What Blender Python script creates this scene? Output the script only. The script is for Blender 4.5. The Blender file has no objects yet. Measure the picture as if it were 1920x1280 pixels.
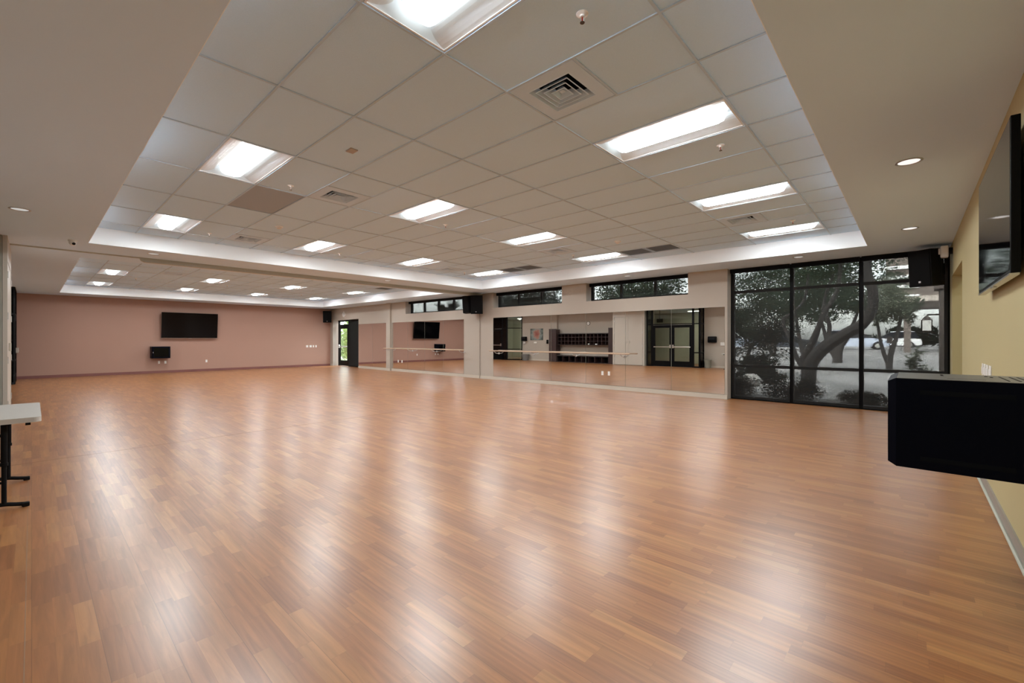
import bpy, bmesh, math, random
from mathutils import Vector, Matrix
R = math.radians
scene = bpy.context.scene
col = scene.collection
random.seed(7)

# ------------------------------------------------------------------ camera
cam_d = bpy.data.cameras.new('camera')
cam_d.sensor_width = 36.0
cam_d.lens = 821.7 / 1920 * 36
cam_d.shift_y = -3.0 / 1920
cam_d.clip_start = 0.05
cam_d.clip_end = 400
cam = bpy.data.objects.new('camera', cam_d)
cam.location = (0, 0, 1.37)
cam.rotation_euler = (R(90), 0, R(42.375))
col.objects.link(cam)
scene.camera = cam

# ------------------------------------------------------------------ world, sun, exposure
world = bpy.data.worlds.new('world')
scene.world = world
world.use_nodes = True
wn = world.node_tree
wn.nodes.clear()
w_out = wn.nodes.new('ShaderNodeOutputWorld')
w_bg = wn.nodes.new('ShaderNodeBackground')
w_sky = wn.nodes.new('ShaderNodeTexSky')
w_sky.sky_type = 'NISHITA'
w_sky.sun_disc = False
w_sky.sun_elevation = R(52)
w_sky.sun_rotation = R(200)
w_sky.air_density = 1.0
w_sky.dust_density = 3.0
w_hsv = wn.nodes.new('ShaderNodeHueSaturation')
w_hsv.inputs['Saturation'].default_value = 0.22
wn.links.new(w_sky.outputs[0], w_hsv.inputs['Color'])
wn.links.new(w_hsv.outputs[0], w_bg.inputs['Color'])
w_bg.inputs['Strength'].default_value = 1.6
wn.links.new(w_bg.outputs[0], w_out.inputs['Surface'])

sun_d = bpy.data.lights.new('sun', 'SUN')
sun_d.energy = 3.0
sun_d.angle = R(0.6)
sun_d.color = (1.0, 0.97, 0.93)
sun = bpy.data.objects.new('sun', sun_d)
sun.rotation_euler = (R(34), 0, R(168))
sun.location = (0, 30, 30)
col.objects.link(sun)

LAMP = 24.0            # radiance of the troffer lenses
scene.view_settings.view_transform = 'Standard'
scene.view_settings.look = 'None'
scene.view_settings.exposure = 2.13
scene.view_settings.gamma = 1.0
scene.view_settings.use_curve_mapping = False
cy = scene.cycles
cy.max_bounces = 12
cy.diffuse_bounces = 5
cy.glossy_bounces = 6
cy.transmission_bounces = 6
cy.transparent_max_bounces = 24
cy.sample_clamp_indirect = 8.0
cy.blur_glossy = 0.5
cy.caustics_reflective = True
cy.caustics_refractive = False

# ------------------------------------------------------------------ materials
def s2l(c):
    return tuple(((v / 255) / 12.92 if v / 255 <= .04045 else ((v / 255 + .055) / 1.055) ** 2.4) for v in c)

def mat(name, color, rough=0.6, metal=0.0, spec=0.5, bump=None, noise=None, coat=0.0):
    """Principled material; bump=(scale, strength); noise=(scale, amount) mottles the colour a little."""
    m = bpy.data.materials.new(name)
    m.use_nodes = True
    nt = m.node_tree
    b = nt.nodes['Principled BSDF']
    b.inputs['Base Color'].default_value = (*color, 1)
    b.inputs['Roughness'].default_value = rough
    b.inputs['Metallic'].default_value = metal
    b.inputs['Specular IOR Level'].default_value = spec
    b.inputs['Coat Weight'].default_value = coat
    tc = nt.nodes.new('ShaderNodeTexCoord')
    if noise:
        n = nt.nodes.new('ShaderNodeTexNoise')
        n.inputs['Scale'].default_value = noise[0]
        n.inputs['Detail'].default_value = 4
        nt.links.new(tc.outputs['Object'], n.inputs['Vector'])
        mr = nt.nodes.new('ShaderNodeMapRange')
        mr.inputs['To Min'].default_value = 1 - noise[1]
        mr.inputs['To Max'].default_value = 1 + noise[1]
        nt.links.new(n.outputs['Fac'], mr.inputs['Value'])
        mx = nt.nodes.new('ShaderNodeVectorMath')
        mx.operation = 'SCALE'
        mx.inputs[0].default_value = color
        nt.links.new(mr.outputs[0], mx.inputs['Scale'])
        nt.links.new(mx.outputs[0], b.inputs['Base Color'])
    if bump:
        n2 = nt.nodes.new('ShaderNodeTexNoise')
        n2.inputs['Scale'].default_value = bump[0]
        n2.inputs['Detail'].default_value = 3
        nt.links.new(tc.outputs['Object'], n2.inputs['Vector'])
        bp = nt.nodes.new('ShaderNodeBump')
        bp.inputs['Strength'].default_value = bump[1]
        bp.inputs['Distance'].default_value = 0.002
        nt.links.new(n2.outputs['Fac'], bp.inputs['Height'])
        nt.links.new(bp.outputs[0], b.inputs['Normal'])
    return m

def emit(name, color, strength):
    m = bpy.data.materials.new(name)
    m.use_nodes = True
    nt = m.node_tree
    nt.nodes.clear()
    o = nt.nodes.new('ShaderNodeOutputMaterial')
    e = nt.nodes.new('ShaderNodeEmission')
    e.inputs['Color'].default_value = (*color, 1)
    e.inputs['Strength'].default_value = strength
    nt.links.new(e.outputs[0], o.inputs['Surface'])
    return m

M = {}
M['beige'] = mat('beige_paint', (0.45, 0.395, 0.335), 0.55, spec=0.3, bump=(220, .15), noise=(1.5, .03))
M['pink'] = mat('terracotta_paint', (0.40, 0.240, 0.185), 0.55, spec=0.3, bump=(220, .15), noise=(1.2, .03))
M['yellow'] = mat('pale_olive_paint', (0.46, 0.395, 0.21), 0.55, spec=0.3, bump=(220, .15), noise=(1.2, .03))
M['soffit'] = mat('soffit_paint', (0.66, 0.82, 0.99), 0.6, spec=0.25, bump=(160, .1), noise=(.7, .02))
M['tray'] = mat('white_tray_paint', (0.90, 0.94, 0.97), 0.6, spec=0.25)
M['tile'] = mat('acoustic_tile', (0.62, 0.81, 0.985), 0.85, spec=0.1, bump=(260, .5), noise=(240, .06))
M['tbar'] = mat('ceiling_grid_metal', (0.50, 0.62, 0.73), 0.5, spec=0.3)  # bars darker than the tiles, reveal shadow put into the colour
M['darktile'] = mat('grey_panel', (0.38, 0.44, 0.50), 0.6, spec=0.2)
M['plate'] = mat('diffuser_enamel', (0.60, 0.75, 0.90), 0.5, spec=0.2)
M['white'] = mat('white_enamel', (0.82, 0.82, 0.81), 0.35)
M['reflector'] = mat('reflector_enamel', (0.74, 0.83, 0.90), 0.35)
M['offwhite'] = mat('offwhite_plastic', (0.74, 0.72, 0.68), 0.4)
M['black'] = mat('black_metal', (0.003, 0.003, 0.0035), 0.45, spec=0.10)
M['blackmatte'] = mat('black_matte', (0.004, 0.004, 0.0045), 0.7, spec=0.15)
M['darkvoid'] = mat('dark_plenum', (0.005, 0.006, 0.008), 0.9, spec=0.05)
M['navy'] = mat('navy_black_steel', (0.0010, 0.0020, 0.0060), 0.5, spec=0.06, bump=(400, .2))
M['racktop'] = mat('dusty_steel_top', (0.13, 0.13, 0.12), 0.35, spec=0.5, noise=(30, .1))  # rack top lightened, its grazing reflection put into the colour
M['screen'] = mat('tv_screen', (0.0015, 0.0015, 0.002), 0.06, spec=0.16)
M['silver'] = mat('brushed_silver', (0.62, 0.61, 0.58), 0.3, metal=1.0)
M['steel'] = mat('steel_bracket', (0.55, 0.55, 0.55), 0.35, metal=1.0)
M['grille'] = mat('speaker_grille', (0.0035, 0.0035, 0.004), 0.8, spec=0.15, bump=(500, .6))
M['wood'] = mat('barre_wood', (0.42, 0.27, 0.16), 0.4, noise=(18, .12))
M['barre_pale'] = mat('barre_pale_wood', (0.52, 0.38, 0.27), 0.4, noise=(18, .1))
M['cubby'] = mat('dark_mahogany', (0.045, 0.024, 0.022), 0.35, noise=(14, .2))
M['cubbyin'] = mat('dark_mahogany_inside', (0.022, 0.013, 0.012), 0.5)  # cubby mahogany darkened, shade inside the holes put into the colour
M['base_pink'] = mat('maroon_rubber', (0.20, 0.075, 0.065), 0.5)
M['base_beige'] = mat('beige_rubber', (0.55, 0.49, 0.41), 0.45)
M['base_grey'] = mat('grey_rubber', (0.28, 0.25, 0.21), 0.5)
M['track'] = mat('grey_green_track', (0.44, 0.45, 0.40), 0.45)
M['doorpanel'] = mat('closet_door_paint', (0.52, 0.475, 0.41), 0.45, spec=0.35)
M['greypanel'] = mat('grey_green_panel', (0.33, 0.325, 0.275), 0.6, noise=(2, .04))
M['tabletop'] = mat('white_plastic_top', (0.50, 0.485, 0.45), 0.45, bump=(300, .2))
M['can'] = mat('grey_bin_plastic', (0.20, 0.195, 0.185), 0.5)
M['can_green'] = mat('grey_green_bin', (0.26, 0.26, 0.21), 0.5)
M['red'] = mat('red_glass_bulb', (0.30, 0.02, 0.015), 0.2)
M['bronze'] = mat('dark_bronze', (0.06, 0.05, 0.045), 0.35, metal=0.6)
M['clockface'] = mat('clock_face', (0.78, 0.77, 0.74), 0.4)
M['stucco'] = mat('stucco', (0.40, 0.345, 0.30), 0.8, bump=(40, .4), noise=(3, .06))
M['stucco_dark'] = mat('brown_stucco', (0.14, 0.11, 0.095), 0.8, bump=(40, .4), noise=(3, .06))
M['bark'] = mat('dark_bark', (0.026, 0.022, 0.020), 0.9, bump=(25, .8), noise=(12, .25))
M['rock'] = mat('granite', (0.34, 0.32, 0.30), 0.85, bump=(12, .8), noise=(6, .2))
M['tyre'] = mat('tyre_rubber', (0.012, 0.012, 0.012), 0.8)
M['carglass'] = mat('car_glass', (0.012, 0.014, 0.018), 0.08)
M['exit'] = mat('sign_housing', (0.05, 0.035, 0.03), 0.5)

def leafmat(name, c, tr=0.35):
    m = bpy.data.materials.new(name)
    m.use_nodes = True
    nt = m.node_tree
    nt.nodes.clear()
    o = nt.nodes.new('ShaderNodeOutputMaterial')
    d = nt.nodes.new('ShaderNodeBsdfDiffuse')
    t = nt.nodes.new('ShaderNodeBsdfTranslucent')
    x = nt.nodes.new('ShaderNodeMixShader')
    tc = nt.nodes.new('ShaderNodeTexCoord')
    n = nt.nodes.new('ShaderNodeTexNoise')
    n.inputs['Scale'].default_value = 1.7
    r = nt.nodes.new('ShaderNodeValToRGB')
    r.color_ramp.elements[0].position = 0.35
    r.color_ramp.elements[1].position = 0.68
    r.color_ramp.elements[0].color = (c[0] * .55, c[1] * .55, c[2] * .6, 1)
    r.color_ramp.elements[1].color = (c[0] * 1.35, c[1] * 1.35, c[2] * 1.3, 1)
    nt.links.new(tc.outputs['Object'], n.inputs['Vector'])
    nt.links.new(n.outputs['Fac'], r.inputs['Fac'])
    nt.links.new(r.outputs[0], d.inputs['Color'])
    nt.links.new(r.outputs[0], t.inputs['Color'])
    x.inputs[0].default_value = tr
    nt.links.new(d.outputs[0], x.inputs[1])
    nt.links.new(t.outputs[0], x.inputs[2])
    nt.links.new(x.outputs[0], o.inputs['Surface'])
    return m
M['leaf'] = leafmat('mesquite_leaf', (0.045, 0.064, 0.042), .45)
M['leaf_dark'] = leafmat('dark_leaf', (0.016, 0.021, 0.015), .25)
M['leaf_bright'] = leafmat('bright_leaf', (0.075, 0.105, 0.034), .4)
M['leaf_grey'] = leafmat('grey_leaf', (0.14, 0.155, 0.115), .4)

def glass_pane(name, tint, refl=0.5):
    m = bpy.data.materials.new(name)
    m.use_nodes = True
    nt = m.node_tree
    nt.nodes.clear()
    o = nt.nodes.new('ShaderNodeOutputMaterial')
    t = nt.nodes.new('ShaderNodeBsdfTransparent')
    t.inputs['Color'].default_value = (*tint, 1)
    g = nt.nodes.new('ShaderNodeBsdfGlossy')
    g.inputs['Roughness'].default_value = 0.0
    f = nt.nodes.new('ShaderNodeFresnel')
    f.inputs['IOR'].default_value = 1.5
    k = nt.nodes.new('ShaderNodeMath')
    k.operation = 'MULTIPLY'
    k.inputs[1].default_value = refl
    x = nt.nodes.new('ShaderNodeMixShader')
    nt.links.new(f.outputs[0], k.inputs[0])
    nt.links.new(k.outputs[0], x.inputs[0])
    nt.links.new(t.outputs[0], x.inputs[1])
    nt.links.new(g.outputs[0], x.inputs[2])
    nt.links.new(x.outputs[0], o.inputs['Surface'])
    return m
M['glass'] = glass_pane('clear_glass', (0.92, 0.95, 0.93))
M['glass_green'] = glass_pane('greenish_glass', (0.74, 0.77, 0.70), 1.0)

def shade_mat(name, openness, c):
    """woven solar screen: a share of the light passes straight through the weave"""
    m = bpy.data.materials.new(name)
    m.use_nodes = True
    nt = m.node_tree
    nt.nodes.clear()
    o = nt.nodes.new('ShaderNodeOutputMaterial')
    t = nt.nodes.new('ShaderNodeBsdfTransparent')
    d = nt.nodes.new('ShaderNodeBsdfDiffuse')
    d.inputs['Color'].default_value = (*c, 1)
    x = nt.nodes.new('ShaderNodeMixShader')
    x.inputs[0].default_value = openness
    nt.links.new(d.outputs[0], x.inputs[1])
    nt.links.new(t.outputs[0], x.inputs[2])
    nt.links.new(x.outputs[0], o.inputs['Surface'])
    return m
M['shade'] = shade_mat('solar_screen_cloth', 0.22, (0.030, 0.029, 0.028))
M['shade_dense'] = shade_mat('dense_screen_cloth', 0.06, (0.03, 0.03, 0.03))

m = bpy.data.materials.new('mirror_silver')
m.use_nodes = True
b = m.node_tree.nodes['Principled BSDF']
b.inputs['Base Color'].default_value = (0.80, 0.79, 0.775, 1)
b.inputs['Metallic'].default_value = 1.0
b.inputs['Roughness'].default_value = 0.0
M['mirror'] = m
M['mirror_edge'] = mat('polished_glass_edge', (0.30, 0.30, 0.26), 0.2)
M['lens_flank'] = emit('troffer_lens_flank', (0.97, 1.0, 0.97), 0.55)
M['lens'] = emit('troffer_lens_glow', (0.94, 0.98, 1.0), LAMP)
M['down'] = emit('downlight_glow', (1.0, 0.92, 0.86), 0.25)
M['down_dim'] = emit('dim_downlight_glow', (1.0, 0.95, 0.88), 0.13)
M['lantern_glow'] = emit('lantern_glow', (1.0, 0.97, 0.92), 3.0)
M['hall_lamp'] = emit('hall_lamp_glow', (1.0, 0.97, 0.90), 15.0)  # glow of the lamps added to brighten the hallway

def wood_floor():
    m = bpy.data.materials.new('laminate_strip_floor')
    m.use_nodes = True
    nt = m.node_tree
    L = nt.links.new
    b = nt.nodes['Principled BSDF']
    def math_(op, a, c=None):
        n = nt.nodes.new('ShaderNodeMath')
        n.operation = op
        for i, v in enumerate((a, c)):
            if v is None:
                continue
            if isinstance(v, (int, float)):
                n.inputs[i].default_value = v
            else:
                L(v, n.inputs[i])
        return n.outputs[0]
    tc = nt.nodes.new('ShaderNodeTexCoord')
    sp = nt.nodes.new('ShaderNodeSeparateXYZ')
    L(tc.outputs['Object'], sp.inputs[0])
    X, Y = sp.outputs[0], sp.outputs[1]
    v = math_('DIVIDE', Y, 0.072)
    row = math_('FLOOR', v)
    fv = math_('FRACT', v)
    wn1 = nt.nodes.new('ShaderNodeTexWhiteNoise')
    wn1.noise_dimensions = '1D'
    L(row, wn1.inputs['W'])
    u = math_('ADD', math_('DIVIDE', X, 0.46), math_('MULTIPLY', wn1.outputs['Value'], 9.0))
    pl = math_('FLOOR', u)
    fu = math_('FRACT', u)
    cmb = nt.nodes.new('ShaderNodeCombineXYZ')
    L(row, cmb.inputs[0]); L(pl, cmb.inputs[1])
    wn2 = nt.nodes.new('ShaderNodeTexWhiteNoise')
    wn2.noise_dimensions = '3D'
    L(cmb.outputs[0], wn2.inputs['Vector'])
    tone = wn2.outputs['Value']
    # grain, stretched along the strip and different in every strip piece
    gv = nt.nodes.new('ShaderNodeCombineXYZ')
    L(math_('MULTIPLY', X, 2.2), gv.inputs[0])
    L(math_('MULTIPLY', Y, 34.0), gv.inputs[1])
    L(math_('MULTIPLY', tone, 90.0), gv.inputs[2])
    gn = nt.nodes.new('ShaderNodeTexNoise')
    gn.inputs['Scale'].default_value = 1.0
    gn.inputs['Detail'].default_value = 5
    gn.inputs['Roughness'].default_value = 0.6
    gn.inputs['Distortion'].default_value = 0.8
    L(gv.outputs[0], gn.inputs['Vector'])
    # cathedral figure
    gw = nt.nodes.new('ShaderNodeTexWave')
    gw.wave_type = 'RINGS'
    gw.inputs['Scale'].default_value = 1.0
    gw.inputs['Distortion'].default_value = 5.0
    gw.inputs['Detail'].default_value = 2.0
    gv2 = nt.nodes.new('ShaderNodeCombineXYZ')
    L(math_('MULTIPLY', X, 0.9), gv2.inputs[0])
    L(math_('MULTIPLY', Y, 14.0), gv2.inputs[1])
    L(math_('MULTIPLY', tone, 60.0), gv2.inputs[2])
    L(gv2.outputs[0], gw.inputs['Vector'])
    ramp = nt.nodes.new('ShaderNodeValToRGB')
    e = ramp.color_ramp.elements
    e[0].position = 0.0; e[0].color = (0.285, 0.112, 0.040, 1)
    e[1].position = 1.0; e[1].color = (0.420, 0.195, 0.066, 1)
    k = e.new(0.35); k.color = (0.340, 0.138, 0.047, 1)
    k = e.new(0.7); k.color = (0.375, 0.160, 0.054, 1)
    L(tone, ramp.inputs['Fac'])
    g = nt.nodes.new('ShaderNodeMapRange')
    g.inputs['From Min'].default_value = 0.3
    g.inputs['From Max'].default_value = 0.75
    g.inputs['To Min'].default_value = 1.10
    g.inputs['To Max'].default_value = 0.72
    L(gn.outputs['Fac'], g.inputs['Value'])
    w = nt.nodes.new('ShaderNodeMapRange')
    w.inputs['To Min'].default_value = 0.90
    w.inputs['To Max'].default_value = 1.05
    L(gw.outputs['Fac'], w.inputs['Value'])
    # seams: every strip faintly, every third strip a little darker, and the ends of the pieces
    s1 = math_('LESS_THAN', math_('ABSOLUTE', math_('SUBTRACT', fv, 0.5)), 0.485)
    s2 = math_('LESS_THAN', math_('ABSOLUTE', math_('SUBTRACT', fu, 0.5)), 0.497)
    third = math_('FRACT', math_('DIVIDE', v, 3.0))
    s3 = math_('LESS_THAN', math_('ABSOLUTE', math_('SUBTRACT', third, 0.5)), 0.492)
    seam = math_('MULTIPLY', math_('ADD', math_('MULTIPLY', s1, 0.10), 0.90), math_('ADD', math_('MULTIPLY', s2, 0.12), 0.88))
    seam = math_('MULTIPLY', seam, math_('ADD', math_('MULTIPLY', s3, 0.25), 0.75))
    f = math_('MULTIPLY', math_('MULTIPLY', g.outputs[0], w.outputs[0]), seam)
    sc = nt.nodes.new('ShaderNodeVectorMath')
    sc.operation = 'SCALE'
    L(ramp.outputs[0], sc.inputs[0]); L(f, sc.inputs['Scale'])
    L(sc.outputs[0], b.inputs['Base Color'])
    rn = nt.nodes.new('ShaderNodeMapRange')
    rn.inputs['To Min'].default_value = 0.285
    rn.inputs['To Max'].default_value = 0.32
    L(gn.outputs['Fac'], rn.inputs['Value'])
    L(rn.outputs[0], b.inputs['Roughness'])
    b.inputs['Specular IOR Level'].default_value = 1.0
    bp = nt.nodes.new('ShaderNodeBump')
    bp.inputs['Strength'].default_value = 0.08
    bp.inputs['Distance'].default_value = 0.002
    L(gn.outputs['Fac'], bp.inputs['Height'])
    L(bp.outputs[0], b.inputs['Normal'])
    return m
M['floor'] = wood_floor()

def ground_mat():
    m = bpy.data.materials.new('pale_paving')
    m.use_nodes = True
    nt = m.node_tree
    b = nt.nodes['Principled BSDF']
    tc = nt.nodes.new('ShaderNodeTexCoord')
    n = nt.nodes.new('ShaderNodeTexNoise')
    n.inputs['Scale'].default_value = 0.35
    n.inputs['Detail'].default_value = 8
    r = nt.nodes.new('ShaderNodeValToRGB')
    r.color_ramp.elements[0].position = 0.35
    r.color_ramp.elements[1].position = 0.65
    r.color_ramp.elements[0].color = (0.13, 0.125, 0.12, 1)
    r.color_ramp.elements[1].color = (0.24, 0.23, 0.225, 1)
    nt.links.new(tc.outputs['Object'], n.inputs['Vector'])
    nt.links.new(n.outputs['Fac'], r.inputs['Fac'])
    nt.links.new(r.outputs[0], b.inputs['Base Color'])
    b.inputs['Roughness'].default_value = 0.9
    return m
M['ground'] = ground_mat()

def painting_mat():
    m = bpy.data.materials.new('abstract_canvas')
    m.use_nodes = True
    nt = m.node_tree
    b = nt.nodes['Principled BSDF']
    tc = nt.nodes.new('ShaderNodeTexCoord')
    n = nt.nodes.new('ShaderNodeTexNoise')
    n.inputs['Scale'].default_value = 4.5
    n.inputs['Detail'].default_value = 5
    n.inputs['Distortion'].default_value = 1.2
    vl = nt.nodes.new('ShaderNodeVectorMath')
    vl.operation = 'LENGTH'
    ad = nt.nodes.new('ShaderNodeMath')
    ad.operation = 'MULTIPLY_ADD'
    ad.inputs[1].default_value = 0.55
    r = nt.nodes.new('ShaderNodeValToRGB')
    e = r.color_ramp.elements
    e[0].position = 0.36; e[0].color = (0.30, 0.09, 0.065, 1)
    e[1].position = 0.86; e[1].color = (0.06, 0.08, 0.07, 1)
    k = e.new(0.52); k.color = (0.38, 0.20, 0.15, 1)
    k = e.new(0.62); k.color = (0.26, 0.30, 0.28, 1)
    nt.links.new(tc.outputs['Object'], n.inputs['Vector'])
    nt.links.new(tc.outputs['Object'], vl.inputs[0])
    nt.links.new(n.outputs['Fac'], ad.inputs[0])
    nt.links.new(vl.outputs['Value'], ad.inputs[2])
    nt.links.new(ad.outputs[0], r.inputs['Fac'])
    nt.links.new(r.outputs[0], b.inputs['Base Color'])
    return m
M['painting'] = painting_mat()

# ------------------------------------------------------------------ geometry helpers
def BM():
    return bmesh.new()

def box(bm, x0, x1, y0, y1, z0, z1, bev=0.0, seg=2):
    vs = [bm.verts.new(p) for p in ((x0, y0, z0), (x1, y0, z0), (x1, y1, z0), (x0, y1, z0), (x0, y0, z1), (x1, y0, z1), (x1, y1, z1), (x0, y1, z1))]
    fs = [bm.faces.new([vs[i] for i in q]) for q in ((0, 3, 2, 1), (4, 5, 6, 7), (0, 1, 5, 4), (1, 2, 6, 5), (2, 3, 7, 6), (3, 0, 4, 7))]
    if bev > 0:
        es = list({e for f in fs for e in f.edges})
        bmesh.ops.bevel(bm, geom=es, offset=bev, segments=seg, profile=0.5, affect='EDGES')

def quad(bm, *pts):
    bm.faces.new([bm.verts.new(p) for p in pts])

def hexa(bm, low, high):
    """solid between two quads (4 points each)"""
    a = [bm.verts.new(p) for p in low]
    b_ = [bm.verts.new(p) for p in high]
    bm.faces.new(a[::-1]); bm.faces.new(b_)
    for i in range(4):
        bm.faces.new((a[i], a[(i + 1) % 4], b_[(i + 1) % 4], b_[i]))

def prism(bm, poly, d0, d1, axis='y'):
    """extrude a 2-D polygon along an axis; poly holds the two other coordinates in xyz order"""
    def p3(p, d):
        return {'x': (d, p[0], p[1]), 'y': (p[0], d, p[1]), 'z': (p[0], p[1], d)}[axis]
    a = [bm.verts.new(p3(p, d0)) for p in poly]
    c = [bm.verts.new(p3(p, d1)) for p in poly]
    n = len(poly)
    bm.faces.new(a); bm.faces.new(c[::-1])
    for i in range(n):
        bm.faces.new((a[i], c[i], c[(i + 1) % n], a[(i + 1) % n]))

def lathe(bm, prof, seg=24, M4=None):
    """revolve (radius, z) pairs about z"""
    rings = []
    for r, z in prof:
        if r < 1e-6:
            rings.append([bm.verts.new((0, 0, z))])
        else:
            rings.append([bm.verts.new((r * math.cos(2 * math.pi * i / seg), r * math.sin(2 * math.pi * i / seg), z)) for i in range(seg)])
    for a, c in zip(rings, rings[1:]):
        for i in range(seg):
            j = (i + 1) % seg
            if len(a) == 1 and len(c) == 1:
                continue
            if len(a) == 1:
                bm.faces.new((a[0], c[i], c[j]))
            elif len(c) == 1:
                bm.faces.new((a[i], a[j], c[0]))
            else:
                bm.faces.new((a[i], a[j], c[j], c[i]))
    if M4 is not None:
        vs = [v for r_ in rings for v in r_]
        bmesh.ops.transform(bm, matrix=M4, verts=vs)

def tube(bm, pts, rad, seg=10, cap=True):
    pts = [Vector(p) for p in pts]
    n = len(pts)
    if not isinstance(rad, (list, tuple)):
        rad = [rad] * n
    rings = []
    up = None
    for i, p in enumerate(pts):
        t = (pts[min(i + 1, n - 1)] - pts[max(i - 1, 0)]).normalized()
        if up is None:
            up = Vector((0, 0, 1)) if abs(t.z) < .9 else Vector((1, 0, 0))
        a = t.cross(up).normalized()
        up = a.cross(t).normalized()
        rings.append([bm.verts.new(p + (a * math.cos(2 * math.pi * k / seg) + up * math.sin(2 * math.pi * k / seg)) * rad[i]) for k in range(seg)])
    for a, c in zip(rings, rings[1:]):
        for k in range(seg):
            j = (k + 1) % seg
            bm.faces.new((a[k], a[j], c[j], c[k]))
    if cap:
        bm.faces.new(rings[0][::-1]); bm.faces.new(rings[-1])

def smooth_path(pts, sub=4):
    P = [Vector(p) for p in pts]
    out = []
    for i in range(len(P) - 1):
        p0, p1, p2, p3 = P[max(i - 1, 0)], P[i], P[i + 1], P[min(i + 2, len(P) - 1)]
        for k in range(sub):
            t = k / sub
            out.append(.5 * ((2 * p1) + (p2 - p0) * t + (2 * p0 - 5 * p1 + 4 * p2 - p3) * t * t + (3 * p1 - p0 - 3 * p2 + p3) * t ** 3))
    out.append(P[-1])
    return out

def build(name, bm, material, parent=None, smooth=False, loc=None):
    bmesh.ops.recalc_face_normals(bm, faces=bm.faces[:])
    me = bpy.data.meshes.new(name)
    bm.to_mesh(me)
    bm.free()
    if smooth:
        for p in me.polygons:
            p.use_smooth = True
        me.set_sharp_from_angle(angle=R(38))
    me.materials.append(M[material] if isinstance(material, str) else material)
    o = bpy.data.objects.new(name, me)
    col.objects.link(o)
    if parent is not None:
        o.parent = parent
    if loc is not None:
        o.location = loc
    return o

def thing(name, label, cat, loc=(0, 0, 0), rz=0.0, group=None):
    o = bpy.data.objects.new(name, None)
    o.empty_display_size = 0.05
    col.objects.link(o)
    o.location = loc
    o.rotation_euler = (0, 0, rz)
    o['label'] = label
    o['category'] = cat
    if group:
        o['group'] = group
    return o

def tag(o, label, cat, group=None):
    o['label'] = label
    o['category'] = cat
    if group:
        o['group'] = group
    return o

def struct(name, bm, m_, parent=None, smooth=False):
    o = build(name, bm, m_, parent, smooth)
    if parent is None:
        o['kind'] = 'structure'
    return o

def dup(root, loc, label, rz=None, group=None):
    r = root.copy()
    col.objects.link(r)
    r.location = loc
    if rz is not None:
        r.rotation_euler = (0, 0, rz)
    r['label'] = label
    if group:
        r['group'] = group
    for ch in list(root.children):
        c = ch.copy()
        col.objects.link(c)
        c.parent = r
        for g in list(ch.children):
            d = g.copy()
            col.objects.link(d)
            d.parent = c
    return r

ORD = ['first', 'second', 'third', 'fourth', 'fifth', 'sixth', 'seventh', 'eighth']

# ------------------------------------------------------------------ main dimensions (metres)
YW, YR = 10.78, 11.08          # mirror wall face, window plane in the recess
XP, XE = -23.0, 0.505          # terracotta wall, pale olive wall
YS = -1.0                      # wall behind the camera
ZS, ZC = 3.003, 3.2855         # soffit, tile ceiling
TY0, TY1 = 0.642, 9.786        # both coffers, along y
T1 = (-10.25, -0.568)
T2 = (-21.70, -12.17)
ZW = 2.48                      # sill of the high windows

# ------------------------------------------------------------------ floor and soffit
bm = BM(); box(bm, XP - .3, 2.0, -4.2, YW + .34, -.12, 0)
struct('floor', bm, 'floor')

bm = BM()
xs = [XP - .3, T2[0], T2[1], T1[0], T1[1], 2.0]
ys = [-1.3, TY0, TY1, YW + .34]
for i in range(5):
    for j in range(3):
        if j == 1 and i in (1, 3):
            continue
        box(bm, xs[i], xs[i + 1], ys[j], ys[j + 1], ZS, ZS + .05)
struct('ceiling', bm, 'soffit')
for k, (a, c) in enumerate((T1, T2)):
    bm = BM()
    e = .004
    box(bm, a - .03, a + e, TY0 - .03, TY1 + .03, ZS + .0006, ZC + .02)
    box(bm, c - e, c + .03, TY0 - .03, TY1 + .03, ZS + .0006, ZC + .02)
    box(bm, a + e, c - e, TY0 - .03, TY0 + e, ZS + .0006, ZC + .02)
    box(bm, a + e, c - e, TY1 - e, TY1 + .03, ZS + .0006, ZC + .02)
    struct('ceiling_%d' % (k + 1), bm, 'tray')
bm = BM(); box(bm, XP - .5, 2.2, -4.4, YW + .5, 3.62, 3.75)
struct('roof', bm, 'soffit')  # unseen slab added above the ceilings to keep sky light out

# joint strips let into the floor
bm = BM(); box(bm, -7.2605, -7.2565, -.95, YW - .02, -.001, .0012); box(bm, -7.25, .48, -.0225, -.0195, -.001, .0008)
struct('trim_6', bm, mat('pale_joint_strip', (.30, .20, .13), .35))

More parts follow.
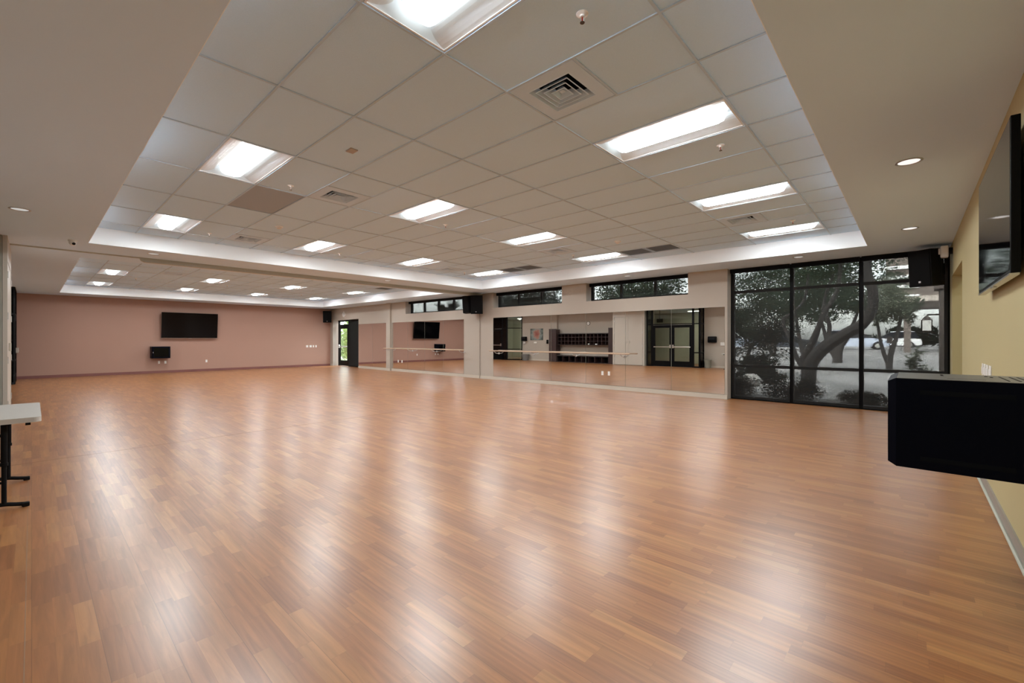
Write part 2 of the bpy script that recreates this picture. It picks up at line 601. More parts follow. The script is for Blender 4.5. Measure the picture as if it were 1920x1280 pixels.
# ------------------------------------------------------------------ tile ceilings: cells, grid bars
PX, PY = 1.2192, 0.6096
C1 = [T1[1]] + [-1.0885 - PX * k for k in range(8)] + [T1[0]]
C2 = [T2[1]] + [-12.432 - PX * k for k in range(8)] + [T2[0]]
rowy = lambda r: 1.252 + PY * r                # row r spans rowy(r) .. rowy(r + 1)
LROWS = (0, 4, 8, 12)
def ceil_field(cols, lightcols, halfcells, name_c, name_t, dark=()):
    """cols: x borders from the right; lightcols: index of the border at a light's right edge; halfcells: (x of right edge, row)"""
    bm = BM(); bt = BM()
    edges = []
    for i in range(len(cols) - 1):
        a, c = cols[i], cols[i + 1]
        n = 2 if abs(a - c) > 1.1 else 1
        for h in range(n):
            edges.append((a + (c - a) * h / n, a + (c - a) * (h + 1) / n, i))
    for r in range(-1, 14):
        y0, y1 = rowy(r), rowy(r + 1)
        for (a, c, i) in edges:
            if i in lightcols and r in LROWS:
                continue
            if any(abs(a - hx) < .02 and r == hr for hx, hr in halfcells):
                continue
            if (i, r) in dark:
                continue
            quad(bm, (a, y0, ZC), (c, y0, ZC), (c, y1, ZC), (a, y1, ZC))
    w = .0085
    for i, x in enumerate(cols[1:-1]):
        box(bt, x - w, x + w, TY0, TY1, ZC - .009, ZC + .012)
    for r in range(0, 14):
        y = rowy(r)
        for i in range(len(cols) - 1):
            a, c = cols[i], cols[i + 1]
            box(bt, c + (w if i < len(cols) - 2 else 0), a - (w if i else 0), y - w, y + w, ZC - .008, ZC + .012)
    for hx, hr in halfcells:
        for x in (hx, hx - PX / 2):
            if all(abs(x - q) > .05 for q in cols):
                box(bt, x - w, x + w, rowy(hr) + w, rowy(hr + 1) - w, ZC - .008, ZC + .012)
    struct(name_c, bm, 'tile'); struct(name_t, bt, 'tbar')
V1 = [(-1.0885 - PX * .5, 2), (-1.0885 - PX * 3.5, 2), (-1.0885 - PX * 6.5, 2), (-1.0885 - PX * .5, 10), (-1.0885 - PX * 3.5, 10), (-1.0885 - PX * 6.5, 10)]
G1 = [(-1.0885 - PX * 2, 12), (-1.0885 - PX * 2.5, 12), (-1.0885 - PX * 5, 12), (-1.0885 - PX * 5.5, 12)]
V2 = [(-12.432 - PX * 2.5, 2), (-12.432 - PX * 6.5, 2), (-12.432 - PX * 2.5, 10), (-12.432 - PX * 6.5, 10)]
G2 = [(-12.432 - PX * 1.5, 12)]
ceil_field(C1, (1, 4, 7), V1 + G1, 'ceiling_3', 'trim_1', dark=((5, 1),))
ceil_field(C2, (1, 4, 7), V2 + G2, 'ceiling_4', 'trim_2')
bm = BM(); box(bm, -1.0885 - PX * 5 + .013, -1.0885 - PX * 4 - .013, rowy(1) + .013, rowy(2) - .013, ZC, ZC + .012)
tag(build('ceiling_panel', bm, 'darktile'), 'darker mauve grey ceiling panel lying next to a troffer light', 'ceiling panel')

# ------------------------------------------------------------------ troffer lights
def make_troffer():
    t = thing('ceiling_light', '', 'ceiling light', (0, 0, ZC), 0, 'recessed troffer lights')
    hx, hy = PX / 2 - .014, PY / 2 - .014
    bm = BM()
    fl = .012
    box(bm, -hx, hx, -hy, -hy + fl, -.004, .004); box(bm, -hx, hx, hy - fl, hy, -.004, .004)
    box(bm, -hx, -hx + fl, -hy + fl, hy - fl, -.004, .004); box(bm, hx - fl, hx, -hy + fl, hy - fl, -.004, .004)
    build('frame', bm, 'white', t)
    bm = BM()                                        # two curved wings and two curved end plates
    prof = []
    for k in range(9):
        a = k / 8 * math.pi / 2
        prof.append((hy - fl - (hy - fl - .125) * math.sin(a) ** 1.0, .002 + .085 * (1 - math.cos(a)) ** .8))
    for s in (-1, 1):
        for (ya, za), (yb, zb) in zip(prof, prof[1:]):
            quad(bm, (-hx + fl, s * ya, za), (hx - fl, s * ya, za), (hx - fl, s * yb, zb), (-hx + fl, s * yb, zb))
    quad(bm, (-hx + fl, -.125, .087), (hx - fl, -.125, .087), (hx - fl, .125, .087), (-hx + fl, .125, .087))
    for s in (-1, 1):
        x0, x1 = s * (hx - fl), s * (hx - fl - .055)
        for (ya, za), (yb, zb) in zip(prof, prof[1:]):
            quad(bm, (x0, ya, .001), (x0, yb, .001), (x0 - s * .055 * zb / .087, yb, zb), (x0 - s * .055 * za / .087, ya, za))
            quad(bm, (x0, -ya, .001), (x0, -yb, .001), (x0 - s * .055 * zb / .087, -yb, zb), (x0 - s * .055 * za / .087, -ya, za))
        quad(bm, (x0, -.125, .001), (x0, .125, .001), (x1, .125, .087), (x1, -.125, .087))
    build('reflector', bm, 'reflector', t, smooth=True)
    bm = BM()                                        # the basket lens: half oval with rounded ends
    L = hx - .075
    N, K = 16, 28
    bs = BM()
    ring = []
    for i in range(K + 1):
        u = -1 + 2 * i / K
        x = L * u
        e = max(0.0, (abs(x) - (L - .07)) / .07)
        sc = max(.5, math.sqrt(max(0.0, 1 - e * e)) * .5 + .5)
        ring.append([(x, .115 * sc * math.cos(math.pi * j / N), .084 - .106 * sc * math.sin(math.pi * j / N) ** .35) for j in range(N + 1)])
    for a, c in zip(ring, ring[1:]):
        for j in range(N):
            t_ = bm if (4 <= j < N - 4 and abs(a[0][0]) < L - .05 and abs(c[0][0]) < L - .05) else bs
            quad(t_, a[j], a[j + 1], c[j + 1], c[j])
    for e_ in (ring[0], ring[-1]):
        bs.faces.new([bs.verts.new(p) for p in e_])
    bmesh.ops.remove_doubles(bm, verts=bm.verts[:], dist=.0001); bmesh.ops.remove_doubles(bs, verts=bs.verts[:], dist=.0001)
    build('lens', bm, 'lens', t, smooth=True)
    build('lens_flank', bs, 'lens_flank', t, smooth=True)
    bm = BM(); box(bm, -hx, hx, -hy, hy, .092, .12)
    build('housing', bm, 'white', t)
    return t
CN = ['right-hand', 'middle', 'left-hand']
RN = ['row nearest the camera', 'second row from the camera', 'third row from the camera', 'row nearest the mirror wall']
tro = make_troffer()
first = True
for ci, ic in enumerate((1, 4, 7)):
    for ri, r in enumerate(LROWS):
        loc = (C1[ic] - PX / 2, rowy(r) + PY / 2, ZC)
        lab = 'white recessed troffer light in the near coffer, %s column, %s' % (CN[ci], RN[ri])
        if first:
            tro.location = loc; tro['label'] = lab; first = False
        else:
            dup(tro, loc, lab)
C2N = ['hidden column', 'front column', 'back column']
for ci, ic in enumerate((1, 4, 7)):
    for ri, r in enumerate(LROWS):
        rn = ['leftmost', 'second from the left', 'third from the left', 'rightmost'][ri]
        dup(tro, (C2[ic] - PX / 2, rowy(r) + PY / 2, ZC), 'small recessed troffer light in the far coffer, %s, %s' % (C2N[ci], rn))

# ------------------------------------------------------------------ air diffusers and return grilles
def make_vent():
    t = thing('air_vent', '', 'air vent', (0, 0, ZC), 0, 'square ceiling air diffusers')
    h = PY / 2 - .013
    o = .19
    bm = BM()
    for (x0, x1, y0, y1) in ((-h, h, -h, -o), (-h, h, o, h), (-h, -o, -o, o), (o, h, -o, o)):
        box(bm, x0, x1, y0, y1, -.006, .004)
    build('face_plate', bm, 'plate', t)
    bm = BM()
    for k, b0 in enumerate((.185, .142, .099, .056)):
        b1 = max(.004, b0 - .042)
        for s in range(4):
            ca, sa = (1, 0, -1, 0)[s], (0, 1, 0, -1)[s]
            rot = lambda x, y: (x * ca - y * sa, x * sa + y * ca)
            p = [(*rot(-b0, -b0), -.008), (*rot(b0, -b0), -.008), (*rot(b1, -b1), .044), (*rot(-b1, -b1), .044)]
            quad(bm, *p)
            quad(bm, (*rot(-b0, -b0), -.008), (*rot(b0, -b0), -.008), (*rot(b0 + .008, -b0 - .008), -.006), (*rot(-b0 - .008, -b0 - .008), -.006))
    quad(bm, (-.02, -.02, .01), (.02, -.02, .01), (.02, .02, .01), (-.02, .02, .01))
    build('louver', bm, 'plate', t)
    bm = BM()
    box(bm, -o - .01, o + .01, -o - .01, o + .01, .055, .09)
    build('duct_box', bm, 'darkvoid', t)
    return t
vent = make_vent()
VL = ['near the big troffer at top centre', 'beside the darker ceiling panel', 'at the left end of the near coffer',
      'between two troffers near the wide window', 'in front of the middle high window', 'above the pair of speakers']
for k, (hx_, r) in enumerate(V1):
    loc = (hx_ - PX / 4, rowy(r) + PY / 2, ZC)
    lab = 'square louvered air diffuser in the near coffer, ' + VL[k]
    if k == 0:
        vent.location = loc; vent['label'] = lab
    else:
        dup(vent, loc, lab)
VL2 = ['front left', 'back left', 'front right', 'back right']
for k, (hx_, r) in enumerate(V2):
    dup(vent, (hx_ - PX / 4, rowy(r) + PY / 2, ZC), 'square air diffuser in the far coffer, %s of the four' % VL2[k])

def make_grille():
    t = thing('return_grille', '', 'return grille', (0, 0, ZC), 0, 'dark return air grilles')
    h = PY / 2 - .013
    bm = BM()
    f = .022
    for (x0, x1, y0, y1) in ((-h, h, -h, -h + f), (-h, h, h - f, h), (-h, -h + f, -h + f, h - f), (h - f, h, -h + f, h - f)):
        box(bm, x0, x1, y0, y1, -.005, .004)
    build('frame', bm, 'plate', t)
    bm = BM()
    n = 22
    for i in range(1, n):
        p = -h + f + (2 * h - 2 * f) * i / n
        box(bm, p - .0025, p + .0025, -h + f, h - f, .0, .012)
        box(bm, -h + f, h - f, p - .0025, p + .0025, .0, .012)
    build('egg_crate', bm, mat('grey_egg_crate', (.17, .20, .23), .5), t)
    bm = BM(); box(bm, -h, h, -h, h, .05, .06)
    build('duct_box', bm, 'darkvoid', t)
    return t
gr = make_grille()
GL = ['right one of the pair beside the middle troffer', 'left one of the pair beside the middle troffer', 'right one of the pair above the far high window', 'left one of the pair above the far high window']
for k, (hx_, r) in enumerate(G1):
    loc = (hx_ - PX / 4, rowy(r) + PY / 2, ZC)
    lab = 'dark square return air grille, ' + GL[k]
    if k == 0:
        gr.location = loc; gr['label'] = lab
    else:
        dup(gr, loc, lab)
for hx_, r in G2:
    dup(gr, (hx_ - PX / 4, rowy(r) + PY / 2, ZC), 'single dark return air grille in the far coffer')

# ------------------------------------------------------------------ sprinklers, detectors, downlights
def make_sprinkler():
    t = thing('sprinkler', '', 'sprinkler', (0, 0, ZC), 0, 'ceiling fire sprinklers')
    bm = BM(); lathe(bm, [(.0, -.001), (.036, -.001), (.036, -.004), (.016, -.012), (.013, -.02), (0, -.02)], 20)
    build('escutcheon', bm, 'white', t, True)
    bm = BM()
    for s in (-1, 1):
        tube(bm, [(s * .010, 0, -.018), (s * .013, 0, -.035), (s * .004, 0, -.052)], .0025, 6)
    build('yoke', bm, 'steel', t)
    bm = BM(); lathe(bm, [(0, -.02), (.004, -.022), (.004, -.045), (0, -.047)], 8)
    build('bulb', bm, 'red', t)
    bm = BM(); lathe(bm, [(0, -.052), (.014, -.052), (.014, -.055), (0, -.055)], 14)
    build('deflector', bm, 'bronze', t)
    return t
spk = make_sprinkler()
SP = [(-1.43, 2.18, 'near coffer, at the top of the photo'), (-1.39, 4.57, 'near coffer, behind the large right troffer'), (-5.70, 2.17, 'near coffer, beside the darker panel'),
      (-5.73, 4.64, 'near coffer, right of the middle troffer'), (-9.32, 2.15, 'near coffer, by the leftmost small troffer'), (-1.41, 8.23, 'near coffer, above the wide window'),
      (-9.37, 4.60, 'near coffer, second from the left end'), (-5.65, 8.25, 'near coffer, above the mirror wall'), (-9.42, 8.32, 'near coffer, farthest corner by the speakers'),
      (-17.8, 2.18, 'far coffer, left one'), (-17.8, 4.64, 'far coffer, middle one'), (-19.06, 7.68, 'far coffer, right one')]
for k, (x, y, d) in enumerate(SP):
    lab = 'small pendent fire sprinkler, ' + d
    if k == 0:
        spk.location = (x, y, ZC); spk['label'] = lab
    else:
        dup(spk, (x, y, ZC), lab)
def detector(x, y, label):
    t = thing('smoke_detector', label, 'smoke detector', (x, y, ZC), 0, 'round smoke detectors')
    bm = BM(); lathe(bm, [(0, 0), (.062, 0), (.062, -.010), (.055, -.018), (0, -.018)], 28)
    build('base', bm, 'white', t, True)
    bm = BM(); lathe(bm, [(0, -.018), (.042, -.018), (.040, -.036), (.030, -.044), (0, -.046)], 28)
    build('sensing_head', bm, 'offwhite', t, True)
    return t
detector(-7.88, 2.81, 'round white smoke detector right of the left-end air diffuser')
detector(-4.22, 7.67, 'round white smoke detector between the middle row troffers, far side')
bm = BM(); box(bm, -.055, .055, -.04, .04, -.012, 0, .004); 
o = build('ceiling_sensor', bm, mat('tan_plastic', (.42, .36, .31), .6), None, False, (-4.18, 2.18, ZC))
tag(o, 'small tan rectangular sensor plate on a plain ceiling tile', 'sensor')

def make_down():
    t = thing('downlight', '', 'downlight', (0, 0, ZS), 0, 'recessed round downlights')
    bm = BM(); lathe(bm, [(.098, 0.0), (.098, -.004), (.082, -.006), (.078, -.002), (.078, 0.0)], 32)
    build('trim_ring', bm, 'steel', t, True)
    bm = BM(); lathe(bm, [(0, -.0015), (.078, -.0015)], 32)
    build('lens', bm, 'down', t, True)
    return t
dn = make_down()
DL = [(-.02, 5.42, 'the large one nearest the wall television'), (-.02, 8.67, 'second one beside the wall television'), (-1.65, 10.18, 'above the wide window'),
      (-5.36, 10.24, 'above the right-hand high window'), (-9.07, 10.26, 'above the middle high window'), (-8.24, -.10, 'at the left edge of the photo'),
      (-10.62, 1.56, 'on the beam right of the dome camera'), (-10.66, 6.6, 'on the beam, right half'), (-11.75, 5.0, 'behind the ceiling track')]
for k, (x, y, d) in enumerate(DL):
    lab = 'round recessed soffit downlight, ' + d
    if k == 0:
        dn.location = (x, y, ZS); dn['label'] = lab
    else:
        d_ = dup(dn, (x, y, ZS), lab)
        if k > 1:
            for ch in d_.children:
                if ch.name.startswith('lens'):
                    ch.data = ch.data.copy(); ch.data.materials[0] = M['down_dim']

t = thing('downlight', 'round downlight inside the doorway of the olive wall', 'downlight', (XE + .62, 9.4, ZS), 0, 'recessed round downlights')  # unseen lamp added to brighten the doorway's far jamb
bm = BM(); lathe(bm, [(.098, 0.0), (.098, -.004), (.082, -.006), (.078, -.002), (.078, 0.0)], 32); build('trim_ring', bm, 'steel', t, True)
bm = BM(); lathe(bm, [(0, -.0015), (.078, -.0015)], 32); build('lens', bm, emit('doorway_downlight_glow', (.95, 1.0, .88), 26.0), t, True)

# dome camera on the soffit
t = thing('security_camera', 'small white eyeball security camera under the soffit, upper left', 'camera', (-10.15, .45, ZS), 0)
bm = BM(); lathe(bm, [(0, 0), (.055, 0), (.055, -.015), (.045, -.03), (0, -.03)], 24); build('base', bm, 'offwhite', t, True)
bm = BM(); lathe(bm, [(0, .045), (.03, .037), (.045, .012), (.045, -.012), (.03, -.037), (0, -.045)], 20, Matrix.Translation((.012, .0, -.045))); build('ball', bm, 'offwhite', t, True)
bm = BM(); lathe(bm, [(0, 0), (.022, 0), (.022, .010), (0, .010)], 18, Matrix.Translation((.043, .012, -.062)) @ Matrix.Rotation(R(20), 4, 'Z') @ Matrix.Rotation(R(115), 4, 'Y')); build('camera_lens', bm, 'black', t, True)

# folding partition track under the soffit beam
bm = BM()
box(bm, -11.315, -11.285, -.25, 1.45, ZS - .022, ZS + .001)
prof = [(1.45, ZS - .001), (1.45, ZS - .03), (1.47, ZS - .06), (1.52, ZS - .085), (YW, ZS - .085), (YW, ZS - .001)]
prism(bm, prof, -11.36, -11.27, 'x')
struct('trim_3', bm, 'track')

# ------------------------------------------------------------------ mirror wall with its openings
OP = [(-22.70, -20.00, 0, 2.40), (-16.00, -12.24, ZW, ZS), (-10.73, -7.80, ZW, ZS), (-6.94, -4.03, ZW, ZS)]
bm = BM()
x = XP - .3
for (a, c, z0, z1) in OP:
    box(bm, x, a, YW, YW + .34, 0, ZS + .02)
    if z0 > 0:
        box(bm, a, c, YW, YW + .34, 0, z0)
    else:
        box(bm, a, c, YW, YW + .34, z1, ZS + .02)
    x = c
box(bm, x, -3.135, YW, YW + .34, 0, ZS + .02)
struct('wall_north', bm, 'beige')
bm = BM(); box(bm, -17.38, -17.07, YW - .09, YW, 0, ZS)
struct('column', bm, 'beige')
bm = BM()
def bb(x0, x1, y0=YW, d=.012, h=.10):
    box(bm, x0, x1, y0 - d, y0, 0, h - .012); box(bm, x0, x1, y0 - d * .6, y0, h - .012, h)
bb(XP, -22.7); bb(-20.0, -17.38); bb(-17.07, -3.135)
box(bm, -17.39, -17.06, YW - .102, YW - .09, 0, .10)
struct('baseboard_north', bm, 'base_beige')

# terracotta wall
bm = BM(); box(bm, XP - .3, XP, -1.3, YW, 0, ZS + .02); struct('wall_west', bm, 'pink')
bm = BM(); box(bm, XP, XP + .012, -1.0, YW - .012, 0, .10); struct('baseboard_west', bm, 'base_pink')

# pale olive wall with a doorway near the window
DY0, DY1, DZ = 8.52, 10.5, 2.455
bm = BM()
box(bm, XE, XE + .2, -1.3, DY0, 0, ZS + .02)
box(bm, XE, XE + .2, DY0, DY1, DZ, ZS + .02)
box(bm, XE, XE + .2, DY1, YR + .1, 0, ZS + .02)
box(bm, XE + 1.2, XE + 1.3, DY0 - .4, DY1 + .6, 0, ZS + .02)
box(bm, XE + .2, XE + 1.2, DY0 - .4, DY0 - .3, 0, ZS + .02)
box(bm, XE + .2, XE + 1.2, DY1, DY1 + .2, 0, ZS + .02)
struct('wall_east', bm, 'yellow')
bm = BM(); box(bm, XE - .012, XE, -1.0, DY0, 0, .10); struct('baseboard_east', bm, 'base_grey')
bm = BM(); tube(bm, [(XE - .02, y, .012) for y in (-1, 1, 3, 5, 7, DY0)], .011, 8); struct('trim_4', bm, mat('pale_grey_shoe_mould', (.45, .46, .38), .4), None, True)

# wall behind the camera, with two openings for the glazed vestibules and a recess for the cubbies
bm = BM()
VR0, VR1 = -10.37, -7.65
VL0, VL1 = -22.30, -19.62
CB0, CB1 = -16.70, -12.30
box(bm, XP - .3, VL0, YS - .3, YS, 0, ZS + .02)
box(bm, VL1, CB0, YS - .3, YS, 0, ZS + .02)
box(bm, CB0, CB1, YS - .3, YS - .16, 0, ZS + .02)
box(bm, CB1, -10.44, YS - .3, YS, 0, ZS + .02)
box(bm, -10.44, VR0, YS - .3, YS, 0, ZS + .02)
box(bm, VR1, XE + .2, YS - .3, YS, 0, ZS + .02)
struct('wall_south', bm, 'beige')
bm = BM()
for a, c in ((XP, VL0), (VL1, CB0), (VR1, XE - .02)):
    box(bm, a, c, YS, YS + .012, 0, .10)
struct('baseboard_south', bm, 'base_beige')
# hallway seen through the vestibule glass
bm = BM()
box(bm, XP - .3, 2.0, -4.2, -4.1, 0, 3.4); box(bm, XP - .4, XP - .3, -4.2, -1.0, 0, 3.4); box(bm, 2.0, 2.1, -4.2, -1.0, 0, 3.4)
struct('wall_hall', bm, mat('hall_paint', (.52, .53, .46), .6))
bm = BM(); box(bm, XP - .3, 2.0, -4.2, YS - .3, 2.95, 3.0); struct('ceiling_5', bm, 'soffit')

# closet for the folding partition (the pale panel at the photo's left edge)
KX0, KX1, KY = -12.30, -10.44, -.255
bm = BM()
box(bm, KX0, KX1, YS, KY - .053, 0, ZS)
struct('wall_closet', bm, 'greypanel')
t = thing('closet_door', 'pale full-height closet doors of the folding partition, left photo edge', 'closet door', ((KX0 + KX1) / 2, KY, 0), 0)
w2 = (KX1 - KX0) / 2 - .10
for s in (-1, 1):
    bm = BM(); box(bm, min(0, s * w2) + .003, max(0, s * w2) - .003, -.045, -.005, .02, 2.61, .003)
    d = build('door_leaf', bm, 'doorpanel', t)
    bm = BM(); box(bm, s * .09 - .012, s * .09 + .012, -.005, .02, 1.18, 1.32, .004); build('pull_handle', bm, 'silver', d)
    for z in (.35, 1.05, 1.75, 2.4):
        bm = BM(); box(bm, s * w2 - .012, s * w2 + .012, -.006, .010, z - .055, z + .055, .003); build('hinge', bm, 'steel', d)
bm = BM()
for s in (-1, 1):
    box(bm, s * (w2 + .055) - .045, s * (w2 + .055) + .045, -.05, .0, 0, ZS)
box(bm, -w2 - .01, w2 + .01, -.05, .0, 2.615, ZS)
build('casing', bm, 'doorpanel', t)

# ------------------------------------------------------------------ storefront vestibules (black frames, glass)
def bar_box(bm, p0, p1, z0, z1, w=.05, d=.05):
    """upright or rail between two plan points"""
    a, c = Vector((p0[0], p0[1], 0)), Vector((p1[0], p1[1], 0))
    u = (c - a).normalized(); n = Vector((-u.y, u.x, 0)) * d / 2
    hexa(bm, [(*(a + n).xy, z0), (*(c + n).xy, z0), (*(c - n).xy, z0), (*(a - n).xy, z0)], [(*(a + n).xy, z1), (*(c + n).xy, z1), (*(c - n).xy, z1), (*(a - n).xy, z1)])

def storefront(name, runs, glassmat='glass_green'):
    """runs: list of (p0, p1, rails) glazed panels in plan; frame and panes as structure"""
    bf, bg = BM(), BM()
    for (p0, p1, rails, zlow) in runs:
        a, c = Vector((*p0, 0)), Vector((*p1, 0))
        u = (c - a).normalized()
        w = .05
        bar_box(bf, a.xy, (a + u * w).xy, 0, ZS)
        bar_box(bf, (c - u * w).xy, c.xy, 0, ZS)
        for z in rails:
            bar_box(bf, (a + u * w).xy, (c - u * w).xy, z - .025, z + .025)
        bar_box(bf, (a + u * w).xy, (c - u * w).xy, ZS - .05, ZS)
        if zlow is None:
            bar_box(bf, (a + u * w).xy, (c - u * w).xy, 0, .07)
        bar_box(bg, (a + u * w).xy, (c - u * w).xy, .07 if zlow is None else zlow, ZS - .05, d=.008)
    f = struct(name, bf, 'black')
    g = build('window_pane', bg, glassmat, f)
    return f

def glazed_door(name, label, p0, ang, w, h, hinge_left, group=None):
    """narrow-stile black door leaf with a push bar, local x along the leaf"""
    t = thing(name, label, 'door', (p0[0], p0[1], 0), ang, group)
    st = .12
    bm = BM()
    box(bm, 0, st, -.022, .022, .01, h); box(bm, w - st, w, -.022, .022, .01, h)
    box(bm, st, w - st, -.022, .022, .01, .29); box(bm, st, w - st, -.022, .022, h - .14, h)
    build('door_frame', bm, 'black', t)
    bm = BM(); box(bm, st, w - st, -.004, .004, .29, h - .14); build('door_glass', bm, 'glass_green', t)
    bm = BM()
    box(bm, .06, w - .06, .05, .085, .985, 1.035, .01)
    build('push_bar', bm, 'silver', t)
    bm = BM()
    e = .07 if not hinge_left else w - .07
    box(bm, e - .035, e + .035, .022, .09, .95, 1.12, .01)
    build('latch_case', bm, 'silver', t)
    return t
VF = -.45
rl = (2.17, .74)
storefront('window_5', [((VR0, VF), (-10.09, VF), rl, None), ((-7.97, VF), (VR1, VF), rl, None), ((VR1, VF), (VR1, YS), rl, None), ((VR0, YS), (VR0, VF), rl, None), ((-10.09, VF), (-7.97, VF), (2.17,), 2.17)])
glazed_door('glass_door', 'left black glazed leaf of the double doors, seen in the mirror', (-10.04, VF), 0, 1.005, 2.13, True, 'double entrance doors')
glazed_door('glass_door', 'right black glazed leaf of the double doors, seen in the mirror', (-9.03, VF), 0, 1.005, 2.13, False, 'double entrance doors')
VF2 = -.365
storefront('window_6', [((-20.87, VF2), (-20.45, VF2), rl, None), ((-20.45, VF2), (VL1, YS), rl, None), ((VL0, YS), (VL0, VF2), rl, None), ((VL0, VF2), (-21.93, VF2), rl, None), ((-21.93, VF2), (-20.87, VF2), (2.17,), 2.17)])
glazed_door('glass_door', 'single black glazed door at the mirror picture\'s left end', (-21.88, VF2), 0, .96, 2.13, True)
# dark fire-exit sign box hanging in the hallway, and lamps added to light the hallway
t = thing('hanging_sign', 'small dark hanging sign box behind the glass above the double doors', 'sign', (-10.0, -1.2, 2.3), 0)
bm = BM(); box(bm, -.17, .17, -.03, .03, 0, .2, .008); build('sign_case', bm, 'exit', t)
bm = BM(); box(bm, -.012, .012, -.012, .012, .2, .65); build('hanger', bm, 'exit', t)
for k, (x, lab) in enumerate(((-8.4, 'strip ceiling lamp in the hallway behind the double doors'), (-20.8, 'strip ceiling lamp in the hallway behind the single door'))):
    t = thing('hall_lamp', lab, 'ceiling light', (x, -2.6, 2.95), 0)
    bm = BM(); box(bm, -.6, .6, -.15, .15, -.03, 0); build('lamp_housing', bm, 'white', t)
    bm = BM(); box(bm, -.58, .58, -.13, .13, -.034, -.0301); build('lens', bm, 'hall_lamp', t)

# ------------------------------------------------------------------ wall behind the camera: cubbies, picture, dispensers
def tower(x0, x1, label, yb):
    bm = BM(); box(bm, x0, x1, yb, -.6, 0, 2.03, .004)
    t = thing('tall_cabinet', label, 'cabinet', ((x0 + x1) / 2, -.6, 0))
    bm.verts.ensure_lookup_table()
    bmesh.ops.translate(bm, verts=bm.verts[:], vec=(-(x0 + x1) / 2, .6, 0))
    build('carcass', bm, 'cubby', t)
    bm = BM(); box(bm, x0 - (x0 + x1) / 2 - .0, x1 - (x0 + x1) / 2 + .0, -.02, .018, 2.03, 2.06); build('cornice', bm, 'cubby', t)
    bm = BM(); box(bm, (x0 - x1) / 2 + .03, (x1 - x0) / 2 - .03, 0, .012, .1, 2.0, .003); build('door', bm, 'cubby', t)
    return t
tower(-17.03, -16.46, 'wide dark wood tower cabinet left of the cubbies, reflected in the mirror', YS + .001)
tower(-12.78, -12.33, 'narrow dark wood tower cabinet right of the cubbies, reflected in the mirror', YS - .15)
def cubby(name, label, x0, x1, z0, z1, nx, nz, yb, yf, nested=True):
    t = thing(name, label, 'cubby shelf', ((x0 + x1) / 2, yb, z0))
    w = x1 - x0; h = z1 - z0; d = yf - yb
    bm = BM()
    box(bm, -w / 2, w / 2, 0, .02, 0, h); box(bm, -w / 2, w / 2, .02, d, 0, .03); box(bm, -w / 2, w / 2, .02, d + .01, h - .045, h)
    box(bm, -w / 2, -w / 2 + .03, .02, d, .03, h - .045); box(bm, w / 2 - .03, w / 2, .02, d, .03, h - .045)
    build('carcass', bm, 'cubbyin', t)
    for i in range(1, nx):
        bm = BM(); p = -w / 2 + w * i / nx; box(bm, p - .011, p + .011, .02, d, .03, h - .045); build('divider', bm, 'cubby', t)
    for j in range(1, nz):
        bm = BM(); p = h * j / nz; box(bm, -w / 2 + .03, w / 2 - .03, .02, d - .004, p - .010, p + .010); build('shelf', bm, 'cubby', t)
    return t
cubby('cubby_unit', 'upper dark wood cubby unit with three rows of pigeonholes', -16.45, -12.79, 1.05, 1.77, 14, 3, YS - .155, -.75)
cubby('cubby_bench', 'low dark wood bench of open shoe cubbies under the pigeonholes', -16.45, -12.79, 0.0, .41, 8, 1, YS - .155, -.65)
bm = BM(); box(bm, -.05, .05, -.06, .06, 0, .07, .02); o = build('folded_cloth', bm, 'white', None, False, (-14.23, -.86, 1.081)); tag(o, 'small white bundle in the bottom pigeonhole row, left one', 'cloth')
bm = BM(); box(bm, -.08, .08, -.06, .06, 0, .06, .02); o = build('paper_bag', bm, 'white', None, False, (-13.70, -.86, 1.081)); tag(o, 'wider white bundle in the bottom pigeonhole row, right one', 'cloth')

t = thing('wall_picture', 'abstract flower-like canvas hanging left of the cubbies, seen in mirror', 'picture', (-18.35, YS, 1.735))
bm = BM(); box(bm, -.53, .53, 0, .03, -.38, .38); build('canvas', bm, 'painting', t)
def wallclock(label, loc, facing, rr=.13):
    t = thing('wall_clock', label, 'clock', loc, facing)
    rot = Matrix.Rotation(R(90), 4, 'X')       # lathe axis -> local -y (into the room)
    bm = BM(); lathe(bm, [(0, 0), (rr, 0), (rr, .035), (rr - .015, .04), (rr - .018, .03)], 32, rot); build('case', bm, 'offwhite' if rr > .12 else 'black', t, True)
    bm = BM(); lathe(bm, [(rr - .018, .029), (0, .029)], 32, rot); build('dial', bm, 'clockface', t, True)
    bm = BM(); box(bm, -.004, .004, -.034, -.031, -.01, rr * .55); build('hour_hand', bm, 'black', t)
    bm = BM(); box(bm, -.01, rr * .7, -.036, -.034, -.003, .003); build('minute_hand', bm, 'black', t)
    return t
wallclock('round white wall clock above the far glass door', (-21.45, YW, 2.68), 0, .15)
wallclock('round dark-rimmed wall clock above the cubbies, seen in mirror', (-14.45, YS - .16, 2.37), R(180), .115)
def dispenser(label, loc, paper):
    t = thing('towel_dispenser', label, 'paper towel dispenser', loc)
    bm = BM(); box(bm, -.19, .19, 0, .22, 0, .30, .03); build('cover', bm, 'black', t, True)
    bm = BM(); box(bm, -.12, .12, .221, .226, .14, .24); build('window', bm, 'carglass', t)
    if paper:
        bm = BM(); box(bm, -.10, .10, .10, .104, -.15, .01); build('paper_sheet', bm, 'white', t)
    return t
dispenser('black paper towel dispenser with hanging sheet, beside the wall picture', (-19.36, YS, 1.29), True)
dispenser('black paper towel dispenser right of the double doors, seen in mirror', (-7.21, YS, 1.24), False)
